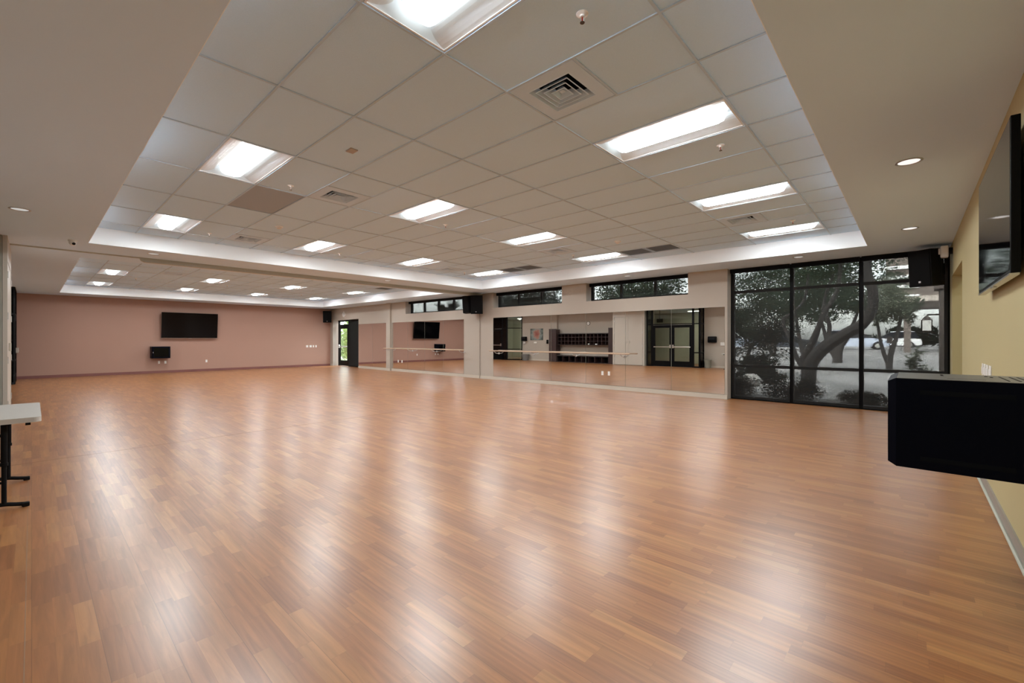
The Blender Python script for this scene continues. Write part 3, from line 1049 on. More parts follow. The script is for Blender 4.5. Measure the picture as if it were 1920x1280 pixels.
def bin_(label, loc, m_, r=.19, h=.40):
    t = thing('waste_bin', label, 'bin', loc)
    bm = BM(); lathe(bm, [(0, .0), (r * .8, 0), (r, h - .02), (r + .008, h), (r - .008, h), (r * .78, .015), (0, .015)], 24); build('body', bm, m_, t, True)
    bm = BM(); lathe(bm, [(r - .004, h - .03), (r + .012, h - .02), (r + .012, h + .004), (r - .004, h + .004)], 24); build('rim', bm, m_, t, True)
    return t
bin_('grey waste bin under the towel dispenser beside the picture', (-19.13, -.76, 0), 'can', .25)
bin_('pale grey waste bin right of the double doors', (-7.38, -.76, 0), 'can_green', .17)
bm = BM(); box(bm, -.06, .06, 0, .10, 0, .26, .02); o = build('sanitizer_dispenser', bm, 'black', None, False, (-17.42, YS, 1.12)); tag(o, 'small black soap dispenser between picture and dark cabinet', 'dispenser')
bm = BM(); box(bm, -.13, .13, 0, .03, 0, .10, .01); o = build('wall_ledge_box', bm, 'offwhite', None, False, (-18.45, YS, 1.14)); tag(o, 'small beige wall box under the abstract picture', 'wall box')
bm = BM(); box(bm, -.14, .14, 0, .04, 0, .16, .01); o = build('wall_access_box', bm, 'offwhite', None, False, (-6.72, YS, 1.09)); tag(o, 'beige wall box at the mirror\'s right edge beside a towel dispenser', 'wall box')

# ------------------------------------------------------------------ mirrors: panels with thin seams
MZ0, MZ1 = .112, 2.135
def mirror_run(x0, x1, n, group, names):
    w = (x1 - x0) / n
    for i in range(n):
        a, c = x0 + w * i + .0015, x0 + w * (i + 1) - .0015
        t = thing('mirror_panel', names[i], 'mirror', ((a + c) / 2, YW, MZ0), 0, group)
        hw = (c - a) / 2
        bm = BM(); quad(bm, (-hw + .003, -.0065, .003), (hw - .003, -.0065, .003), (hw - .003, -.0065, MZ1 - MZ0 - .003), (-hw + .003, -.0065, MZ1 - MZ0 - .003)); build('silvered_face', bm, 'mirror', t)
        bm = BM()
        box(bm, -hw, hw, -.006, -.0005, 0, MZ1 - MZ0)
        build('glass_edge', bm, 'mirror_edge', t)
mirror_run(-10.71, -3.186, 6, 'mirror panels of the near mirror', ['near wall mirror panel, %s from the pillar with speakers' % ORD[i] for i in range(6)])
mirror_run(-17.03, -12.24, 4, 'mirror panels of the middle mirror', ['middle wall mirror panel, %s from the narrow column' % ORD[i] for i in range(4)])
mirror_run(-19.985, -17.40, 2, 'mirror panels beside the far door', ['far wall mirror panel next to the glass door', 'far wall mirror panel touching the narrow column'])

# cover plates
def make_plate(name, label, cat, loc, rz, w=.07, h=.115, kind='outlet', group=None):
    t = thing(name, label, cat, loc, rz, group)
    bm = BM(); box(bm, -w / 2, w / 2, -.006, 0, -h / 2, h / 2, .002); build('cover_plate', bm, 'offwhite', t)
    bm = BM()
    if kind == 'outlet':
        for z in (-.022, .022):
            box(bm, -.016, .016, -.008, -.006, z - .014, z + .014)
        build('socket', bm, 'white', t)
    else:
        n = max(1, round(w / .05) - 0)
        n = 1 if w < .08 else 2
        for i in range(n):
            x = (i - (n - 1) / 2) * .046
            box(bm, x - .016, x + .016, -.010, -.006, -.033, .033)
        build('rocker', bm, 'white', t)
    return t
for k, (x, lab) in enumerate(((-6.40, 'left outlet plate set low in the near mirror'), (-6.195, 'right outlet plate set low in the near mirror'), (-16.54, 'left outlet plate set low in the middle mirror'), (-16.255, 'right outlet plate set low in the middle mirror'))):
    make_plate('wall_outlet', lab, 'outlet', (x, YW - .0066, .44), 0, group='outlets in the mirrors')
for k, (y, lab) in enumerate(((3.55, 'left white outlet under the small black wall rack'), (3.76, 'right white outlet under the small black wall rack'), (5.20, 'white outlet on terracotta wall below the television\'s right end'))):
    make_plate('wall_outlet', lab, 'outlet', (XP, y, .44), R(90), group='outlets on the terracotta wall')
for k, (y, w, d) in enumerate(((9.56, .115, 'first from the left, wide'), (9.735, .115, 'second from the left, wide'), (9.88, .07, 'third from the left, narrow'), (10.015, .07, 'rightmost, narrow'))):
    make_plate('switch_plate', 'white switch plate on terracotta wall, ' + d, 'light switch', (XP, y, 1.04), R(90), w, .115, 'switch', 'switches on the terracotta wall')
for k, (y, w, d) in enumerate(((6.15, .07, 'leftmost'), (5.98, .115, 'second from the left'), (5.80, .115, 'third from the left'), (5.60, .115, 'nearest the camera'))):
    make_plate('switch_plate', 'white switch plate on olive wall above the rack, ' + d, 'light switch', (XE, y, 1.08), R(-90), w, .13, 'switch', 'switches on the olive wall')

# ------------------------------------------------------------------ ballet barres
def barre(label, x0, x1, nb, y=YW - .23, z=1.0):
    t = thing('ballet_barre', label, 'ballet barre', (x0, y, z), 0, 'wall-mounted ballet barres')
    L = x1 - x0
    bm = BM(); tube(bm, [(0, 0, 0), (.01, 0, 0), (L / 2, 0, 0), (L - .01, 0, 0), (L, 0, 0)], [.014, .02, .02, .02, .014], 14); build('rail', bm, 'barre_pale', t, True)
    for i in range(nb):
        x = .25 + (L - .5) * i / (nb - 1)
        bm = BM()
        tube(bm, [(x, YW - .012 - y, -.09), (x, .10, -.085), (x, .03, -.06), (x, 0, -.022)], .009, 8)
        lathe(bm, [(0, 0), (.035, 0), (.035, .006), (0, .006)], 16, Matrix.Translation((x, YW - .008 - y, -.09)) @ Matrix.Rotation(R(90), 4, 'X'))
        box(bm, x - .03, x + .03, -.012, .012, -.026, -.018)
        build('bracket', bm, 'steel', t)
    return t
barre('long pale wooden ballet barre on brackets before the near mirror', -10.68, -5.46, 4)
barre('long pale wooden ballet barre before the middle mirror and column', -17.35, -11.97, 4, YW - .25)

# ------------------------------------------------------------------ high windows, big window, roller shades
def window_unit(name, x0, x1, z0, z1, mull, rails, wf=.06):
    bf, bg = BM(), BM()
    y0, y1 = YR - .03, YR + .06
    box(bf, x0, x1, y0, y1, z0, z0 + wf); box(bf, x0, x1, y0, y1, z1 - .05, z1)
    box(bf, x0, x0 + wf, y0, y1, z0 + wf, z1 - .05); box(bf, x1 - wf, x1, y0, y1, z0 + wf, z1 - .05)
    for m_ in mull:
        box(bf, m_ - wf / 2, m_ + wf / 2, y0, y1, z0 + wf, z1 - .05)
    xs_ = [x0 + wf] + [m_ for m_ in mull] + [x1 - wf]
    for r_ in rails:
        for i in range(len(xs_) - 1):
            box(bf, xs_[i] + (wf / 2 if i else 0), xs_[i + 1] - (wf / 2 if i < len(xs_) - 2 else 0), y0, y1, r_ - .03, r_ + .03)
    f = struct(name, bf, 'black')
    box(bg, x0 + wf / 2, x1 - wf / 2, YR + .012, YR + .018, z0 + wf / 2, z1 - .025)
    build('window_pane', bg, 'glass', f)
    return f
window_unit('window_1', -16.0, -12.24, ZW, ZS, (-15.06, -14.12, -13.18), ())
window_unit('window_2', -10.73, -7.80, ZW, ZS, (-9.79, -8.81), ())
window_unit('window_3', -6.94, -4.03, ZW, ZS, (-5.98, -4.99), ())
window_unit('window_4', -3.135, XE, 0, ZS, (-1.913, -.738), (.77, 2.477), .075)
def shade(label, x0, x1, z0, cloth='shade', fascia=.09, group='dark solar roller shades'):
    t = thing('roller_shade', label, 'roller shade', ((x0 + x1) / 2, YR - .10, ZS), 0, group)
    w = x1 - x0
    bm = BM(); tube(bm, [(-w / 2 + .005, 0, -.055), (w / 2 - .005, 0, -.055)], .042, 18); build('roller', bm, 'black', t, True)
    bm = BM(); box(bm, -w / 2 + .005, w / 2 - .005, -.052, -.046, -fascia - .005, -.002); build('fascia', bm, 'black', t)
    bm = BM(); box(bm, -w / 2 + .02, w / 2 - .02, .043, .0445, z0 - ZS + .025, -.05); build('screen_cloth', bm, cloth, t)
    bm = BM(); box(bm, -w / 2 + .02, w / 2 - .02, .034, .052, z0 - ZS + .004, z0 - ZS + .03, .004); build('hem_bar', bm, 'black', t)
    return t
shade('dark screen roller shade in the far high window', -15.99, -12.25, ZW, 'shade')
shade('dark screen roller shade in the middle high window', -10.72, -7.81, ZW, 'shade')
shade('dark screen roller shade in the right-hand high window', -6.93, -4.04, ZW, 'shade')
shade('wide dark screen roller shade, left third of the big window', -3.12, -1.925, .0)
shade('wide dark screen roller shade, middle third of the big window', -1.905, -.750, .0)
shade('wide dark screen roller shade, right third of the big window', -.730, XE - .01, .0)

# far glass door in its recess
bf, bg = BM(), BM()
dx0, dx1 = -22.66, -20.0
box(bf, dx0, dx0 + .07, YR - .03, YR + .06, 0, 2.4); box(bf, -21.56, -21.47, YR - .03, YR + .06, 0, 2.4); box(bf, dx1 - .07, dx1, YR - .03, YR + .06, 0, 2.4)
box(bf, dx0 + .07, -21.56, YR - .03, YR + .06, 2.33, 2.4); box(bf, -21.47, dx1 - .07, YR - .03, YR + .06, 2.33, 2.4)
box(bf, dx0 + .07, -21.56, YR - .03, YR + .06, 2.10, 2.18); box(bf, -21.47, dx1 - .07, YR - .03, YR + .06, 2.10, 2.18)
box(bf, -21.47, dx1 - .07, YR - .03, YR + .06, .69, .75); box(bf, -21.47, dx1 - .07, YR - .03, YR + .06, 0, .08)
f = struct('window_7', bf, 'black')
box(bg, dx0 + .04, -21.5, YR + .01, YR + .018, 2.15, 2.36); box(bg, -21.5, dx1 - .04, YR + .01, YR + .018, .05, 2.36)
build('window_pane', bg, 'glass', f)
t = glazed_door('glass_door', 'black glazed exit door with bright greenery behind, far corner', (-21.575, YR + .0), R(180), 1.0, 2.10, True)
for ch in t.children:
    if ch.name.startswith('door_glass'):
        ch.data.materials[0] = M['glass']
t = thing('roller_shade', 'narrow dark roller shade on the sidelight beside the far door', 'roller shade', (-20.74, YR - .075, 2.395), 0, None)
bm = BM(); tube(bm, [(-.70, 0, -.035), (.70, 0, -.035)], .03, 14); build('roller', bm, 'black', t, True)
bm = BM(); box(bm, -.70, .70, .028, .0295, -2.38, -.03); build('screen_cloth', bm, 'shade_dense', t)
bm = BM(); box(bm, -.70, .70, .020, .036, -2.39, -2.36); build('hem_bar', bm, 'black', t)

# ------------------------------------------------------------------ televisions
def tv(label, loc, rz, w, h, d, tilt, mount):
    t = thing('television', label, 'television', loc, rz)
    Mt = Matrix.Rotation(tilt, 4, 'X')
    def bx(m_, name, *a, bev=0.0, parent=t):
        bm = BM(); box(bm, *a, bev); bmesh.ops.transform(bm, matrix=Mt, verts=bm.verts[:])
        return build(name, bm, m_, parent)
    # local: x along the wall, -y towards the room, z up from the centre
    body = bx('black', 'bezel', -w / 2, w / 2, -d, 0, -h / 2, h / 2, bev=.004)
    bx('screen', 'screen', -w / 2 + .012, w / 2 - .012, -d - .0015, -d - .0002, -h / 2 + .022, h / 2 - .012)
    bx('silver', 'bottom_strip', -w / 2 + .002, w / 2 - .002, -d - .004, -.005, -h / 2 - .010, -h / 2 + .0005)
    bx('silver', 'infrared_lug', -.06, .06, -d - .002, -d + .02, -h / 2 - .020, -h / 2 - .010, bev=.003)
    bm = BM()
    hexa(bm, [(-w * .42, 0, -h * .44), (w * .42, 0, -h * .44), (w * .42, 0, h * .30), (-w * .42, 0, h * .30)], [(-w * .38, mount * .55, -h * .40), (w * .38, mount * .55, -h * .40), (w * .38, mount * .55, h * .22), (-w * .38, mount * .55, h * .22)])
    bmesh.ops.transform(bm, matrix=Mt, verts=bm.verts[:])
    build('rear_housing', bm, 'blackmatte', t)
    bm = BM(); box(bm, -.30, .30, mount * .55 - .02, mount - .003, -.22, .22); build('wall_bracket', bm, 'blackmatte', t)
    return t
tv('large wall television seen nearly edge-on, at the photo\'s right edge', (.4295 + .042, (5.535 + 3.89) / 2, (2.694 + 1.764) / 2), R(-90), 1.645, .93, .042, 0.0, XE - .4715)
tv('black television tilted forward, mounted high on the terracotta wall', (-22.83, 4.585, 1.985), R(90), 1.97, 1.07, .05, R(6), .17)

# ------------------------------------------------------------------ wall racks
def rack(label, loc, rz, w, h, d, top_marks):
    """local: x along the wall, -y out from the wall, z up from the underside"""
    t = thing('equipment_rack', label, 'equipment cabinet', loc, rz)
    bm = BM(); box(bm, -w / 2, w / 2, -d, 0, 0, h - .002); build('body', bm, 'navy', t)
    bm = BM(); box(bm, -w / 2 + .001, w / 2 - .001, -d + .003, 0, h - .002, h + .0005, 0); build('top_panel', bm, 'racktop', t)
    bm = BM()                                        # bevelled front door
    hexa(bm, [(-w / 2, -d + .002, .0), (w / 2, -d + .002, .0), (w / 2, -d + .002, h), (-w / 2, -d + .002, h)],
             [(-w / 2 + .02, -d - .035, .02), (w / 2 - .02, -d - .035, .02), (w / 2 - .02, -d - .035, h - .02), (-w / 2 + .02, -d - .035, h - .02)])
    dr = build('door', bm, 'navy', t)
    bm = BM(); box(bm, -w / 2 + .06, w / 2 - .06, -d - .0365, -d - .0352, .06, h - .06); build('door_window', bm, 'screen', dr)
    bm = BM(); box(bm, -w / 2 + .03, -w / 2 + .045, -d - .045, -d - .035, h * .45, h * .55, .002); build('latch', bm, 'steel', dr)
    for s in (-1, 1):                                # slots in the side panels
        for z in (h - .075, .06):
            bm = BM(); box(bm, s * w / 2 - .0015, s * w / 2 + .0015, -d + .10, -.12, z - .012, z + .012); build('side_slot', bm, 'darkvoid', t)
    if top_marks:
        for y0, y1 in ((-d + .21, -d + .36),):
            bm = BM(); box(bm, -w * .30, w * .30, y0, y1, h, h + .0015); build('knockout_plate', bm, 'racktop', t)
        for (x, y) in ((-w * .25, -d + .20), (-w * .12, -d + .20), (-w * .25, -d + .385), (-w * .12, -d + .40)):
            bm = BM(); lathe(bm, [(0, h + .004), (.006, h + .003), (.009, h)], 12, Matrix.Translation((x, y, 0))); build('screw', bm, 'black', t)
        bm = BM()
        for k in range(2):
            y = -d + .44 + .07 * k
            box(bm, -w * .32, w * .32, y - .004, y + .004, h, h + .002); box(bm, -w * .32, w * .32, y + .036, y + .044, h, h + .002)
        build('fan_grid', bm, 'black', t)
    return t
rack('navy-black equipment rack on the olive wall, its side filling the lower right', (XE, 3.31 + .285, .655), R(-90), .57, .50, .572, True)
rack('small black equipment rack on the terracotta wall under the television', (XP, 3.56, .62), R(90), .60, .48, .40, False)

# ------------------------------------------------------------------ loudspeakers
def speaker(label, loc, rz, w=.36, h=.62, d=.36, tilt=R(8), arm=.16):
    """local: +y is the wall side; the front faces -y"""
    t = thing('loudspeaker', label, 'loudspeaker', loc, rz, 'black wall loudspeakers')
    Mt = Matrix.Rotation(tilt, 4, 'X')
    def add(name, bm, m_, smooth=False, parent=t):
        bmesh.ops.transform(bm, matrix=Mt, verts=bm.verts[:])
        return build(name, bm, m_, parent, smooth)
    bm = BM()
    poly = [(-w / 2, 0), (w / 2, 0), (w / 2, d * .55), (w * .30, d), (-w * .30, d), (-w / 2, d * .55)]
    prism(bm, poly, -h / 2, h / 2, 'z'); add('cabinet', bm, 'blackmatte')
    bm = BM(); box(bm, -w / 2 + .012, w / 2 - .012, -.014, .0, -h / 2 + .012, h / 2 - .012, .006); add('grille', bm, 'grille')
    bm = BM(); box(bm, -.018, .018, -.018, -.014, -h / 2 + .06, -h / 2 + .09, .002); add('badge', bm, 'steel')
    bm = BM(); tube(bm, [(0, d - .01, 0), (0, d + arm, 0)], .02, 10); box(bm, -.06, .06, d + arm - .012, d + arm, -.10, .10); build('wall_bracket', bm, 'black', t)
    return t
speaker('black loudspeaker at the far corner above the terracotta wall', (-22.52, 10.38, 2.57), R(60), .40, .60, .30, R(6), .25)
speaker('left black loudspeaker of the pair on the pillar, turned to the far room', (-11.72, 10.32, 2.60), R(-55), .36, .60, .34, R(4), .10)
speaker('right black loudspeaker of the pair on the pillar, facing the near room', (-11.05, 10.28, 2.58), R(32), .38, .64, .34, R(4), .10)
speaker('black loudspeaker hung in the corner before the wide window', (.10, 10.32, 2.60), R(-38), .36, .62, .36, R(4), .10)

bm = BM(); box(bm, -.012, .012, -.018, 0, 0, 2.30); box(bm, -.03, .03, -.024, 0, .10, .22, .004)
o = build('cable_raceway', bm, mat('painted_raceway', (.40, .35, .30), .5), None, False, (-11.38, YW - .012, 0)); tag(o, 'slim vertical cable raceway from pillar speakers to the floor', 'cable cover')

# white sensor head on a black arm, top of the olive wall
t = thing('wall_sensor', 'white sensor head on black arm high beside the wide window', 'sensor', (XE, 10.35, 2.86))
bm = BM(); tube(bm, [(0, 0, 0), (-.05, 0, 0)], .055, 16); build('arm', bm, 'black', t, True)
bm = BM(); box(bm, -.15, -.05, -.06, .06, -.11, .09, .02); box(bm, -.175, -.15, -.04, .04, -.05, .05, .008); build('head', bm, 'white', t)

# ------------------------------------------------------------------ folding table at the left edge
t = thing('folding_table', 'white-topped folding table with black legs, cut by the left photo edge', 'table', (-5.90, -.255, 0))
bm = BM()
tw, td = .61, .31
pts = []
for cx, cy_, a0 in ((tw - .04, td - .04, 0), (-tw + .04, td - .04, 90), (-tw + .04, -td + .04, 180), (tw - .04, -td + .04, 270)):
    for k in range(6):
        a = R(a0 + 18 * k)
        pts.append((cx + .04 * math.cos(a), cy_ + .04 * math.sin(a)))
prism(bm, pts, .70, .74, 'z')
build('tabletop', bm, 'tabletop', t, False)
bm = BM(); box(bm, -tw + .06, tw - .06, -td + .06, -td + .09, .672, .70); box(bm, -tw + .06, tw - .06, td - .09, td - .06, .672, .70); build('apron_rail', bm, 'blackmatte', t)
for sx in (-1, 1):
    x = sx * .50
    bm = BM()
    for sy in (-1, 1):
        tube(bm, [(x, sy * .105, .69), (x, sy * .105, .36)], .019, 12); tube(bm, [(x, sy * .105, .37), (x, sy * .105, .05)], .015, 12)
        lathe(bm, [(.0, 0), (.023, 0), (.023, .025), (0, .025)], 12, Matrix.Translation((x, sy * .105, .355)))
    tube(bm, [(x, -.105, .60), (x, .105, .60)], .012, 8); tube(bm, [(x, -.105, .22), (x, .105, .22)], .010, 8)
    lg = build('leg', bm, 'blackmatte', t, True)
    bm = BM()
    tube(bm, smooth_path([(x, -.235, .018), (x, -.17, .030), (x, -.09, .045), (x, .09, .045), (x, .17, .030), (x, .235, .018)]), .016, 8)
    build('foot_bar', bm, 'blackmatte', lg, True)
    for sy in (-1, 1):
        bm = BM(); box(bm, x - .022, x + .022, sy * .23 - .03, sy * .23 + .015, 0.0, .034, .008); build('foot_cap', bm, 'blackmatte', lg)

# ------------------------------------------------------------------ outdoors
def gz(y):
    return -.06 + max(0.0, min(1.0, (y - 16) / 34)) * .60
bm = BM()
ysg = [YW + .34, 14, 16, 20, 26, 33, 41, 50, 70, 120]
for a, c in zip(ysg, ysg[1:]):
    quad(bm, (-110, a, gz(a)), (60, a, gz(a)), (60, c, gz(c)), (-110, c, gz(c)))
bmesh.ops.remove_doubles(bm, verts=bm.verts[:], dist=.001)
struct('ground', bm, 'ground')

bm = BM()
box(bm, -40, -3.35, YW + .345, 14.3, -.10, -.045); box(bm, -3.35, 3.0, YW + .345, 12.75, -.10, -.045)
struct('ground_bed', bm, mat('dark_mulch', (.055, .048, .042), .95, bump=(30, 1.0), noise=(9, .35)))  # ground by the wall darkened, shade put into its colour

def leaves(bm, centre, rad, n, size, rnd, squash=1.0, droop=0.0):
    cx, cy_, cz = centre
    clumps = [(rnd.gauss(0, .42), rnd.gauss(0, .42), rnd.gauss(0, .42)) for _ in range(max(6, n // 70))]
    clumps = [tuple(v / max(1.0, math.sqrt(sum(w * w for w in c)) / .85) for v in c) for c in clumps]
    for _ in range(n):
        q = rnd.choice(clumps)
        g = lambda: max(-.22, min(.22, rnd.gauss(0, .13)))
        p = Vector((cx + rad[0] * (q[0] + g()), cy_ + rad[1] * (q[1] + g()), cz + rad[2] * (q[2] + g())))
        u = Vector((rnd.gauss(0, 1), rnd.gauss(0, 1), rnd.gauss(0, .6) - droop)).normalized()
        w = u.cross(Vector((rnd.gauss(0, 1), rnd.gauss(0, 1), rnd.gauss(0, 1)))).normalized()
        s = size * rnd.uniform(.6, 1.3)
        a, b_ = u * s, w * s * .38
        quad(bm, p - a, p + b_ - a * .1, p + a, p - b_ - a * .1)

def tree(name, label, base, limbs, crowns, leaf='leaf', cat='tree', group=None, seed=1, size=.09, seg=9):
    """limbs: list of (points relative to base, radii); crowns: (centre, radii, count)"""
    rnd = random.Random(seed)
    t = thing(name, label, cat, base, 0, group)
    for k, (pts, rad) in enumerate(limbs):
        sp_ = smooth_path(pts, 4)
        n = len(sp_)
        rr = [rad[0] + (rad[1] - rad[0]) * i / (n - 1) for i in range(n)]
        bm = BM(); tube(bm, sp_, rr, seg)
        build('trunk' if k == 0 else 'branch', bm, 'bark', t, True)
    bm = BM()
    for (c, r_, n) in crowns:
        leaves(bm, c, r_, n, size, rnd, droop=.3)
    build('foliage', bm, leaf, t)
    return t

# the leaning mesquite close outside the big window
tree('mesquite_tree', 'dark leaning mesquite with forked trunk close outside the big window', (-2.05, 13.75, -.06),
     [([(0, 0, -.1), (.03, .02, .35), (.10, .05, .85), (.42, .12, 1.28), (.85, .25, 1.62), (1.10, .3, 1.80), (1.30, .32, 2.15), (1.33, .3, 2.65), (1.22, .3, 3.2), (1.3, .3, 4.2)], (.19, .085)),
      ([(.02, 0, .5), (-.10, .05, .85), (.05, .1, 1.25), (.22, .15, 1.7), (.34, .2, 2.1), (.62, .3, 2.7), (.7, .3, 3.5)], (.095, .04)),
      ([(-.02, 0, .6), (-.25, .1, 1.0), (-.40, .15, 1.45), (-.58, .2, 1.95), (-.40, .25, 2.15), (-.1, .3, 2.5), (0, .3, 3.2)], (.065, .03)),
      ([(.42, .12, 1.28), (.45, .4, 1.8), (.3, .6, 2.4), (.5, .7, 3.2)], (.06, .03))],
     [((-.9, .9, 3.5), (1.9, 1.2, .8), 8500), ((.7, .8, 3.7), (1.3, 1.2, .7), 4200), ((-.2, 2.0, 2.6), (1.6, .8, .8), 4200), ((-1.9, 1.5, 2.6), (1.0, .8, 1.0), 3400)],
     'leaf', seed=3, size=.032)
TR = [((-2.9, 28.6), 'leaf', 'broad tree with a V-shaped trunk at the edge of the parking lot', 4, 2.1, 1.0, 1.9),
      ((-4.9, 18.4), 'leaf_dark', 'dense dark tree filling the left pane of the big window', 5, 1.0, 1.5, .9),
      ((-3.3, 22.5), 'leaf', 'green tree behind the mesquite fork, middle pane', 7, 2.3, 1.0, 1.3),
      ((-10.2, 20.9), 'leaf', 'dark leafy tree outside the right-hand high window', 6, 2.3, 1.3, 1.3),
      ((-14.9, 17.2), 'leaf_dark', 'dark leafy tree outside the middle high window', 8, 1.9, 1.35, 1.3),
      ((-7.0, 34.0), 'leaf', 'tree behind the parked cars, left of the mesquite', 9, 2.2, 1.4, 1.9),
      ((-.75, 25.0), 'leaf_grey', 'pale green tree in front of the canopy roof', 10, 1.9, .62, 1.0)]
for (x, y), lf, lab, sd, zc, wid, s in TR:
    rnd = random.Random(sd)
    lim = [([(0, 0, -.2), (.08, 0, zc * .35), (.25 * s, .1, zc * .7), (.45 * s, .2, zc * 1.3)], (.13 * s, .05)), ([(.02, 0, .2), (-.22 * s, .1, zc * .5), (-.4 * s, .2, zc * 1.2)], (.10 * s, .04))]
    w_ = wid * s
    cr = [((0, 0, zc + 1.1 * s), (1.5 * w_, 1.4 * s, 1.0 * s), 4200 if y > 21 else 12000), ((.8 * w_, .3, zc + .5 * s), (.9 * w_, 1.0 * s, .55 * s), 1400), ((-.9 * w_, .2, zc + .5 * s), (.9 * w_, 1.0 * s, .6 * s), 1400)]
    if zc < 1.5:
        cr.append(((-.1, -.3, .9), (1.5 * w_, 1.0 * s, .7 * s), 2200))
    tree('tree', lab, (x, y, gz(y)), lim, cr, lf, 'tree', 'trees outside', sd, .055 * s, 7)
# palm outside the far high window
t = thing('palm_tree', 'fan palm outside the far high window', 'tree', (-16.2, 13.3, gz(13.3)))
bm = BM(); tube(bm, [(0, 0, -.1), (.03, 0, 1.2), (0, 0, 2.5)], [.15, .12, .11], 10); build('trunk', bm, 'bark', t, True)
bm = BM()
rnd = random.Random(21)
for k in range(26):
    a = rnd.uniform(0, 2 * math.pi); el = rnd.uniform(-.3, 1.2)
    d = Vector((math.cos(a) * math.cos(el), math.sin(a) * math.cos(el), math.sin(el)))
    side = d.cross(Vector((0, 0, 1))).normalized()
    for j in range(-6, 7):
        dd = (d + side * j * .11).normalized()
        p0 = Vector((0, 0, 2.5)) + d * .35
        quad(bm, p0, p0 + dd * .35 + side * .02, p0 + dd * .75 - Vector((0, 0, .10)), p0 + dd * .35 - side * .02)
build('frond', bm, 'leaf_dark', t)

def shrub(label, loc, rad, n, leaf, size, seed, name='shrub'):
    t = thing(name, label, 'shrub', loc, 0, 'shrubs outside the windows')
    rnd = random.Random(seed)
    bm = BM()
    for k in range(7):
        a = rnd.uniform(0, 6.28)
        tube(bm, [(0, 0, -.05), (math.cos(a) * rad[0] * .3, math.sin(a) * rad[1] * .3, rad[2] * .5), (math.cos(a) * rad[0] * .55, math.sin(a) * rad[1] * .55, rad[2])], [.012, .009, .004], 5)
    build('stem', bm, 'bark', t)
    bm = BM(); leaves(bm, (0, 0, rad[2] * .75), rad, n, size, rnd); build('foliage', bm, leaf, t)
    return t
shrub('low dark shrub at the foot of the big window, left end', (-3.3, 12.0, -.06), (.62, .36, .42), 5200, 'leaf_dark', .028, 31)
shrub('low dark shrub at the foot of the big window, under the left mullion', (-2.05, 12.0, -.06), (.62, .36, .36), 5000, 'leaf_dark', .028, 38)
shrub('low shrub at the foot of the big window, middle pane', (-.80, 12.1, -.06), (.52, .34, .20), 3600, 'leaf_dark', .028, 32)
shrub('low shrub at the foot of the big window, right pane', (.32, 12.2, -.06), (.50, .34, .17), 3000, 'leaf_dark', .028, 33)
shrub('dark hedge shrub behind the left pane, left one', (-5.6, 16.3, -.06), (.80, .45, .60), 4200, 'leaf_dark', .06, 34)
shrub('dark hedge shrub behind the left pane, right one', (-3.75, 16.3, -.06), (.80, .45, .55), 4200, 'leaf_dark', .06, 39)
shrub('spreading thin shrub beside the porch pier, right pane', (.05, 14.2, -.06), (.42, .35, .75), 900, 'leaf_grey', .05, 35)
shrub('bright green shrub right outside the far glass door', (-25.6, 13.4, -.06), (1.6, .9, 1.5), 5200, 'leaf_bright', .08, 36)
shrub('taller pale green shrub behind the one at the far door', (-30.0, 16.6, -.06), (4.2, 1.6, 2.6), 6500, 'leaf_bright', .12, 37)
for k, (x, w) in enumerate(((-36, 5), (-18, 5), (0, 5), (18, 5))):
    shrub('long hedge of dark shrubs beyond the parking lot, %s' % ['far left', 'left', 'right', 'far right'][k], (x, 74, .54), (w, 1.5, 1.5), 2600, 'leaf_dark', .30, 40 + k, 'hedge')

def boulder(label, loc, r, seed):
    rnd = random.Random(seed)
    bm = BM(); bmesh.ops.create_icosphere(bm, subdivisions=3, radius=r)
    for v in bm.verts:
        n = v.co.normalized()
        f = 1 + .10 * math.sin(5 * n.x + seed) * math.cos(4 * n.y) + .06 * math.sin(9 * n.z + seed)
        v.co = Vector((v.co.x * f, v.co.y * f * .9, v.co.z * f * .8))
    o = build('boulder', bm, 'rock', None, True, (loc[0], loc[1], loc[2] + r * .55)); tag(o, label, 'boulder', 'boulders outside')
boulder('rounded grey boulder behind the left window pane, left one', (-4.35, 14.9, -.06), .26, 2)
boulder('rounded grey boulder behind the left window pane, right one', (-3.7, 15.1, -.06), .28, 5)

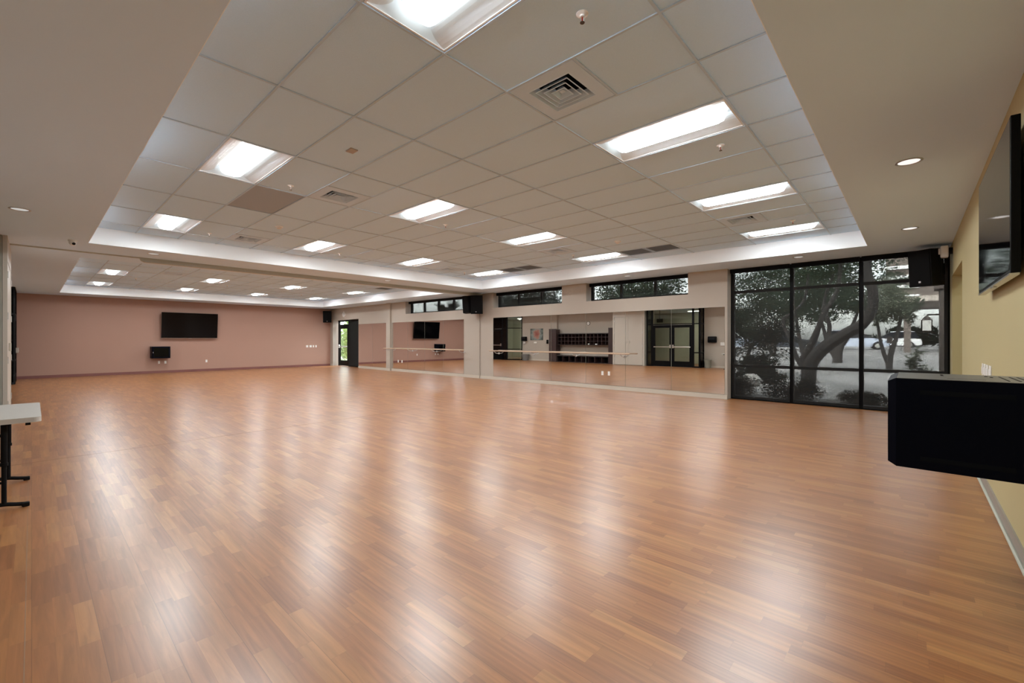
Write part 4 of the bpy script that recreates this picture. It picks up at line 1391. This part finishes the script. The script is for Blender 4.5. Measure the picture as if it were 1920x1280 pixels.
def car(label, loc, rz, paint, suv):
    t = thing('car', label, 'car', loc, rz, 'cars in the parking lot')
    pm = mat('car_paint', paint, .25, coat=.8)
    h = 1.72 if suv else 1.46
    bm = BM()
    lower = [(-2.25, .32), (-2.3, .62), (-2.22, .92), (-1.2, 1.0), (1.0, .98), (1.9, .86), (2.25, .72), (2.3, .45), (2.22, .28), (1.75, .25), (1.68, .55), (1.4, .68), (1.12, .55), (1.05, .25), (-1.05, .25), (-1.12, .55), (-1.4, .68), (-1.68, .55), (-1.75, .25)]
    prism(bm, lower, -.88, .88, 'y')
    build('body', bm, pm, t)
    rear = -2.1 if suv else -1.75
    bm = BM()
    prism(bm, [(rear, .98), (rear + .35, h - .03), (.15, h - .03), (1.0, .98)], -.74, .74, 'y'); build('cabin_glass', bm, 'carglass', t)
    bm = BM(); prism(bm, [(rear + .30, h - .06), (rear + .40, h), (.10, h), (.25, h - .06)], -.76, .76, 'y')
    for x in (rear + .1, -.45, .55):
        pass
    for s in (-1, 1):
        hexa(bm, [(-.50, s * .745, .97), (-.40, s * .745, .97), (-.40, s * .76, h - .04), (-.50, s * .76, h - .04)], [(-.50, s * .755, .97), (-.40, s * .755, .97), (-.40, s * .77, h - .04), (-.50, s * .77, h - .04)])
    build('roof', bm, pm, t)
    for x in (-1.4, 1.4):
        for s in (-1, 1):
            bm = BM(); lathe(bm, [(0, -.1), (.30, -.1), (.33, -.07), (.33, .07), (.30, .1), (0, .1)], 22, Matrix.Translation((x, s * .80, .33)) @ Matrix.Rotation(R(90), 4, 'X')); w = build('wheel', bm, 'tyre', t, True)
            bm = BM(); lathe(bm, [(0, .0), (.19, 0), (.19, .01), (0, .015)], 18, Matrix.Translation((x, s * .905, .33)) @ Matrix.Rotation(R(-90 * s), 4, 'X')); build('hub_cap', bm, 'silver', w)
    for s in (-1, 1):
        bm = BM(); box(bm, 2.12, 2.24, s * .72 - .15, s * .72 + .15, .62, .76, .03); build('headlight', bm, 'white', t)
    return t
car('silver-blue estate car right of the mesquite trunk', (-3.7, 50, gz(50)), R(8), (.50, .55, .66), True)
car('white van-like car farthest back, right pane', (-1.5, 62, gz(62)), R(178), (.75, .75, .75), True)
car('dark parked car behind the mesquite fork', (-8.2, 46, gz(46)), R(12), (.03, .035, .045), False)
car('pale blue parked car left of the mesquite fork', (-13.2, 47, gz(47)), R(10), (.40, .46, .56), True)
bm = BM(); tube(bm, [(0, 0, 0), (0, 0, 1.1)], .03, 8); box(bm, -.16, .16, -.02, .02, .75, 1.2)
o = build('sign_post', bm, 'bronze', None, False, (-1.15, 41, gz(41))); tag(o, 'short dark parking sign on a post in the lot', 'sign post')

# porch pier with lantern, canopy roof and the building behind
bm = BM(); box(bm, .44, 1.5, 12.95, 13.5, -.06, 2.45); box(bm, .36, 1.6, 12.9, 13.55, 2.45, 3.5); struct('pillar', bm, 'stucco_dark')
t = thing('wall_lantern', 'lit porch lantern on the brown pier, right window pane', 'lantern', (.24, 13.12, 1.70))
bm = BM(); box(bm, -.075, .075, -.075, .075, -.13, .09, .004); build('glass_body', bm, 'lantern_glow', t)
bm = BM()
for sx in (-1, 1):
    for sy in (-1, 1):
        box(bm, sx * .08 - .01, sx * .08 + .01, sy * .08 - .01, sy * .08 + .01, -.15, .10)
lathe(bm, [(.13, .10), (.11, .12), (.03, .19), (0, .22)], 4, Matrix.Rotation(R(45), 4, 'Z')); box(bm, -.09, .09, -.09, .09, -.17, -.13)
box(bm, .0, .20, -.015, .015, .20, .23)
build('lantern_frame', bm, 'bronze', t)
bm = BM(); box(bm, -1.2, 9, 43, 52, 4.15, 4.55); struct('roof_canopy', bm, 'stucco')
for k, (x, lab) in enumerate(((-.25, 'slim post under the canopy roof, left'), (3.5, 'slim post under the canopy roof, right'))):
    bm = BM(); box(bm, -.2, .2, -.2, .2, gz(44), 4.15); o = build('canopy_post', bm, 'stucco_dark', None, False, (x, 44, 0)); tag(o, lab, 'post', 'canopy posts')
bm = BM(); box(bm, -2.0, 14, 60, 64, 4.6, 11)
struct('wall_building', bm, 'stucco_dark')
bm = BM()
for z in (5.6, 6.6, 7.6, 8.6):
    box(bm, -2.4, 0.6, 59.8, 60, z, z + .35)
struct('trim_5', bm, 'white')
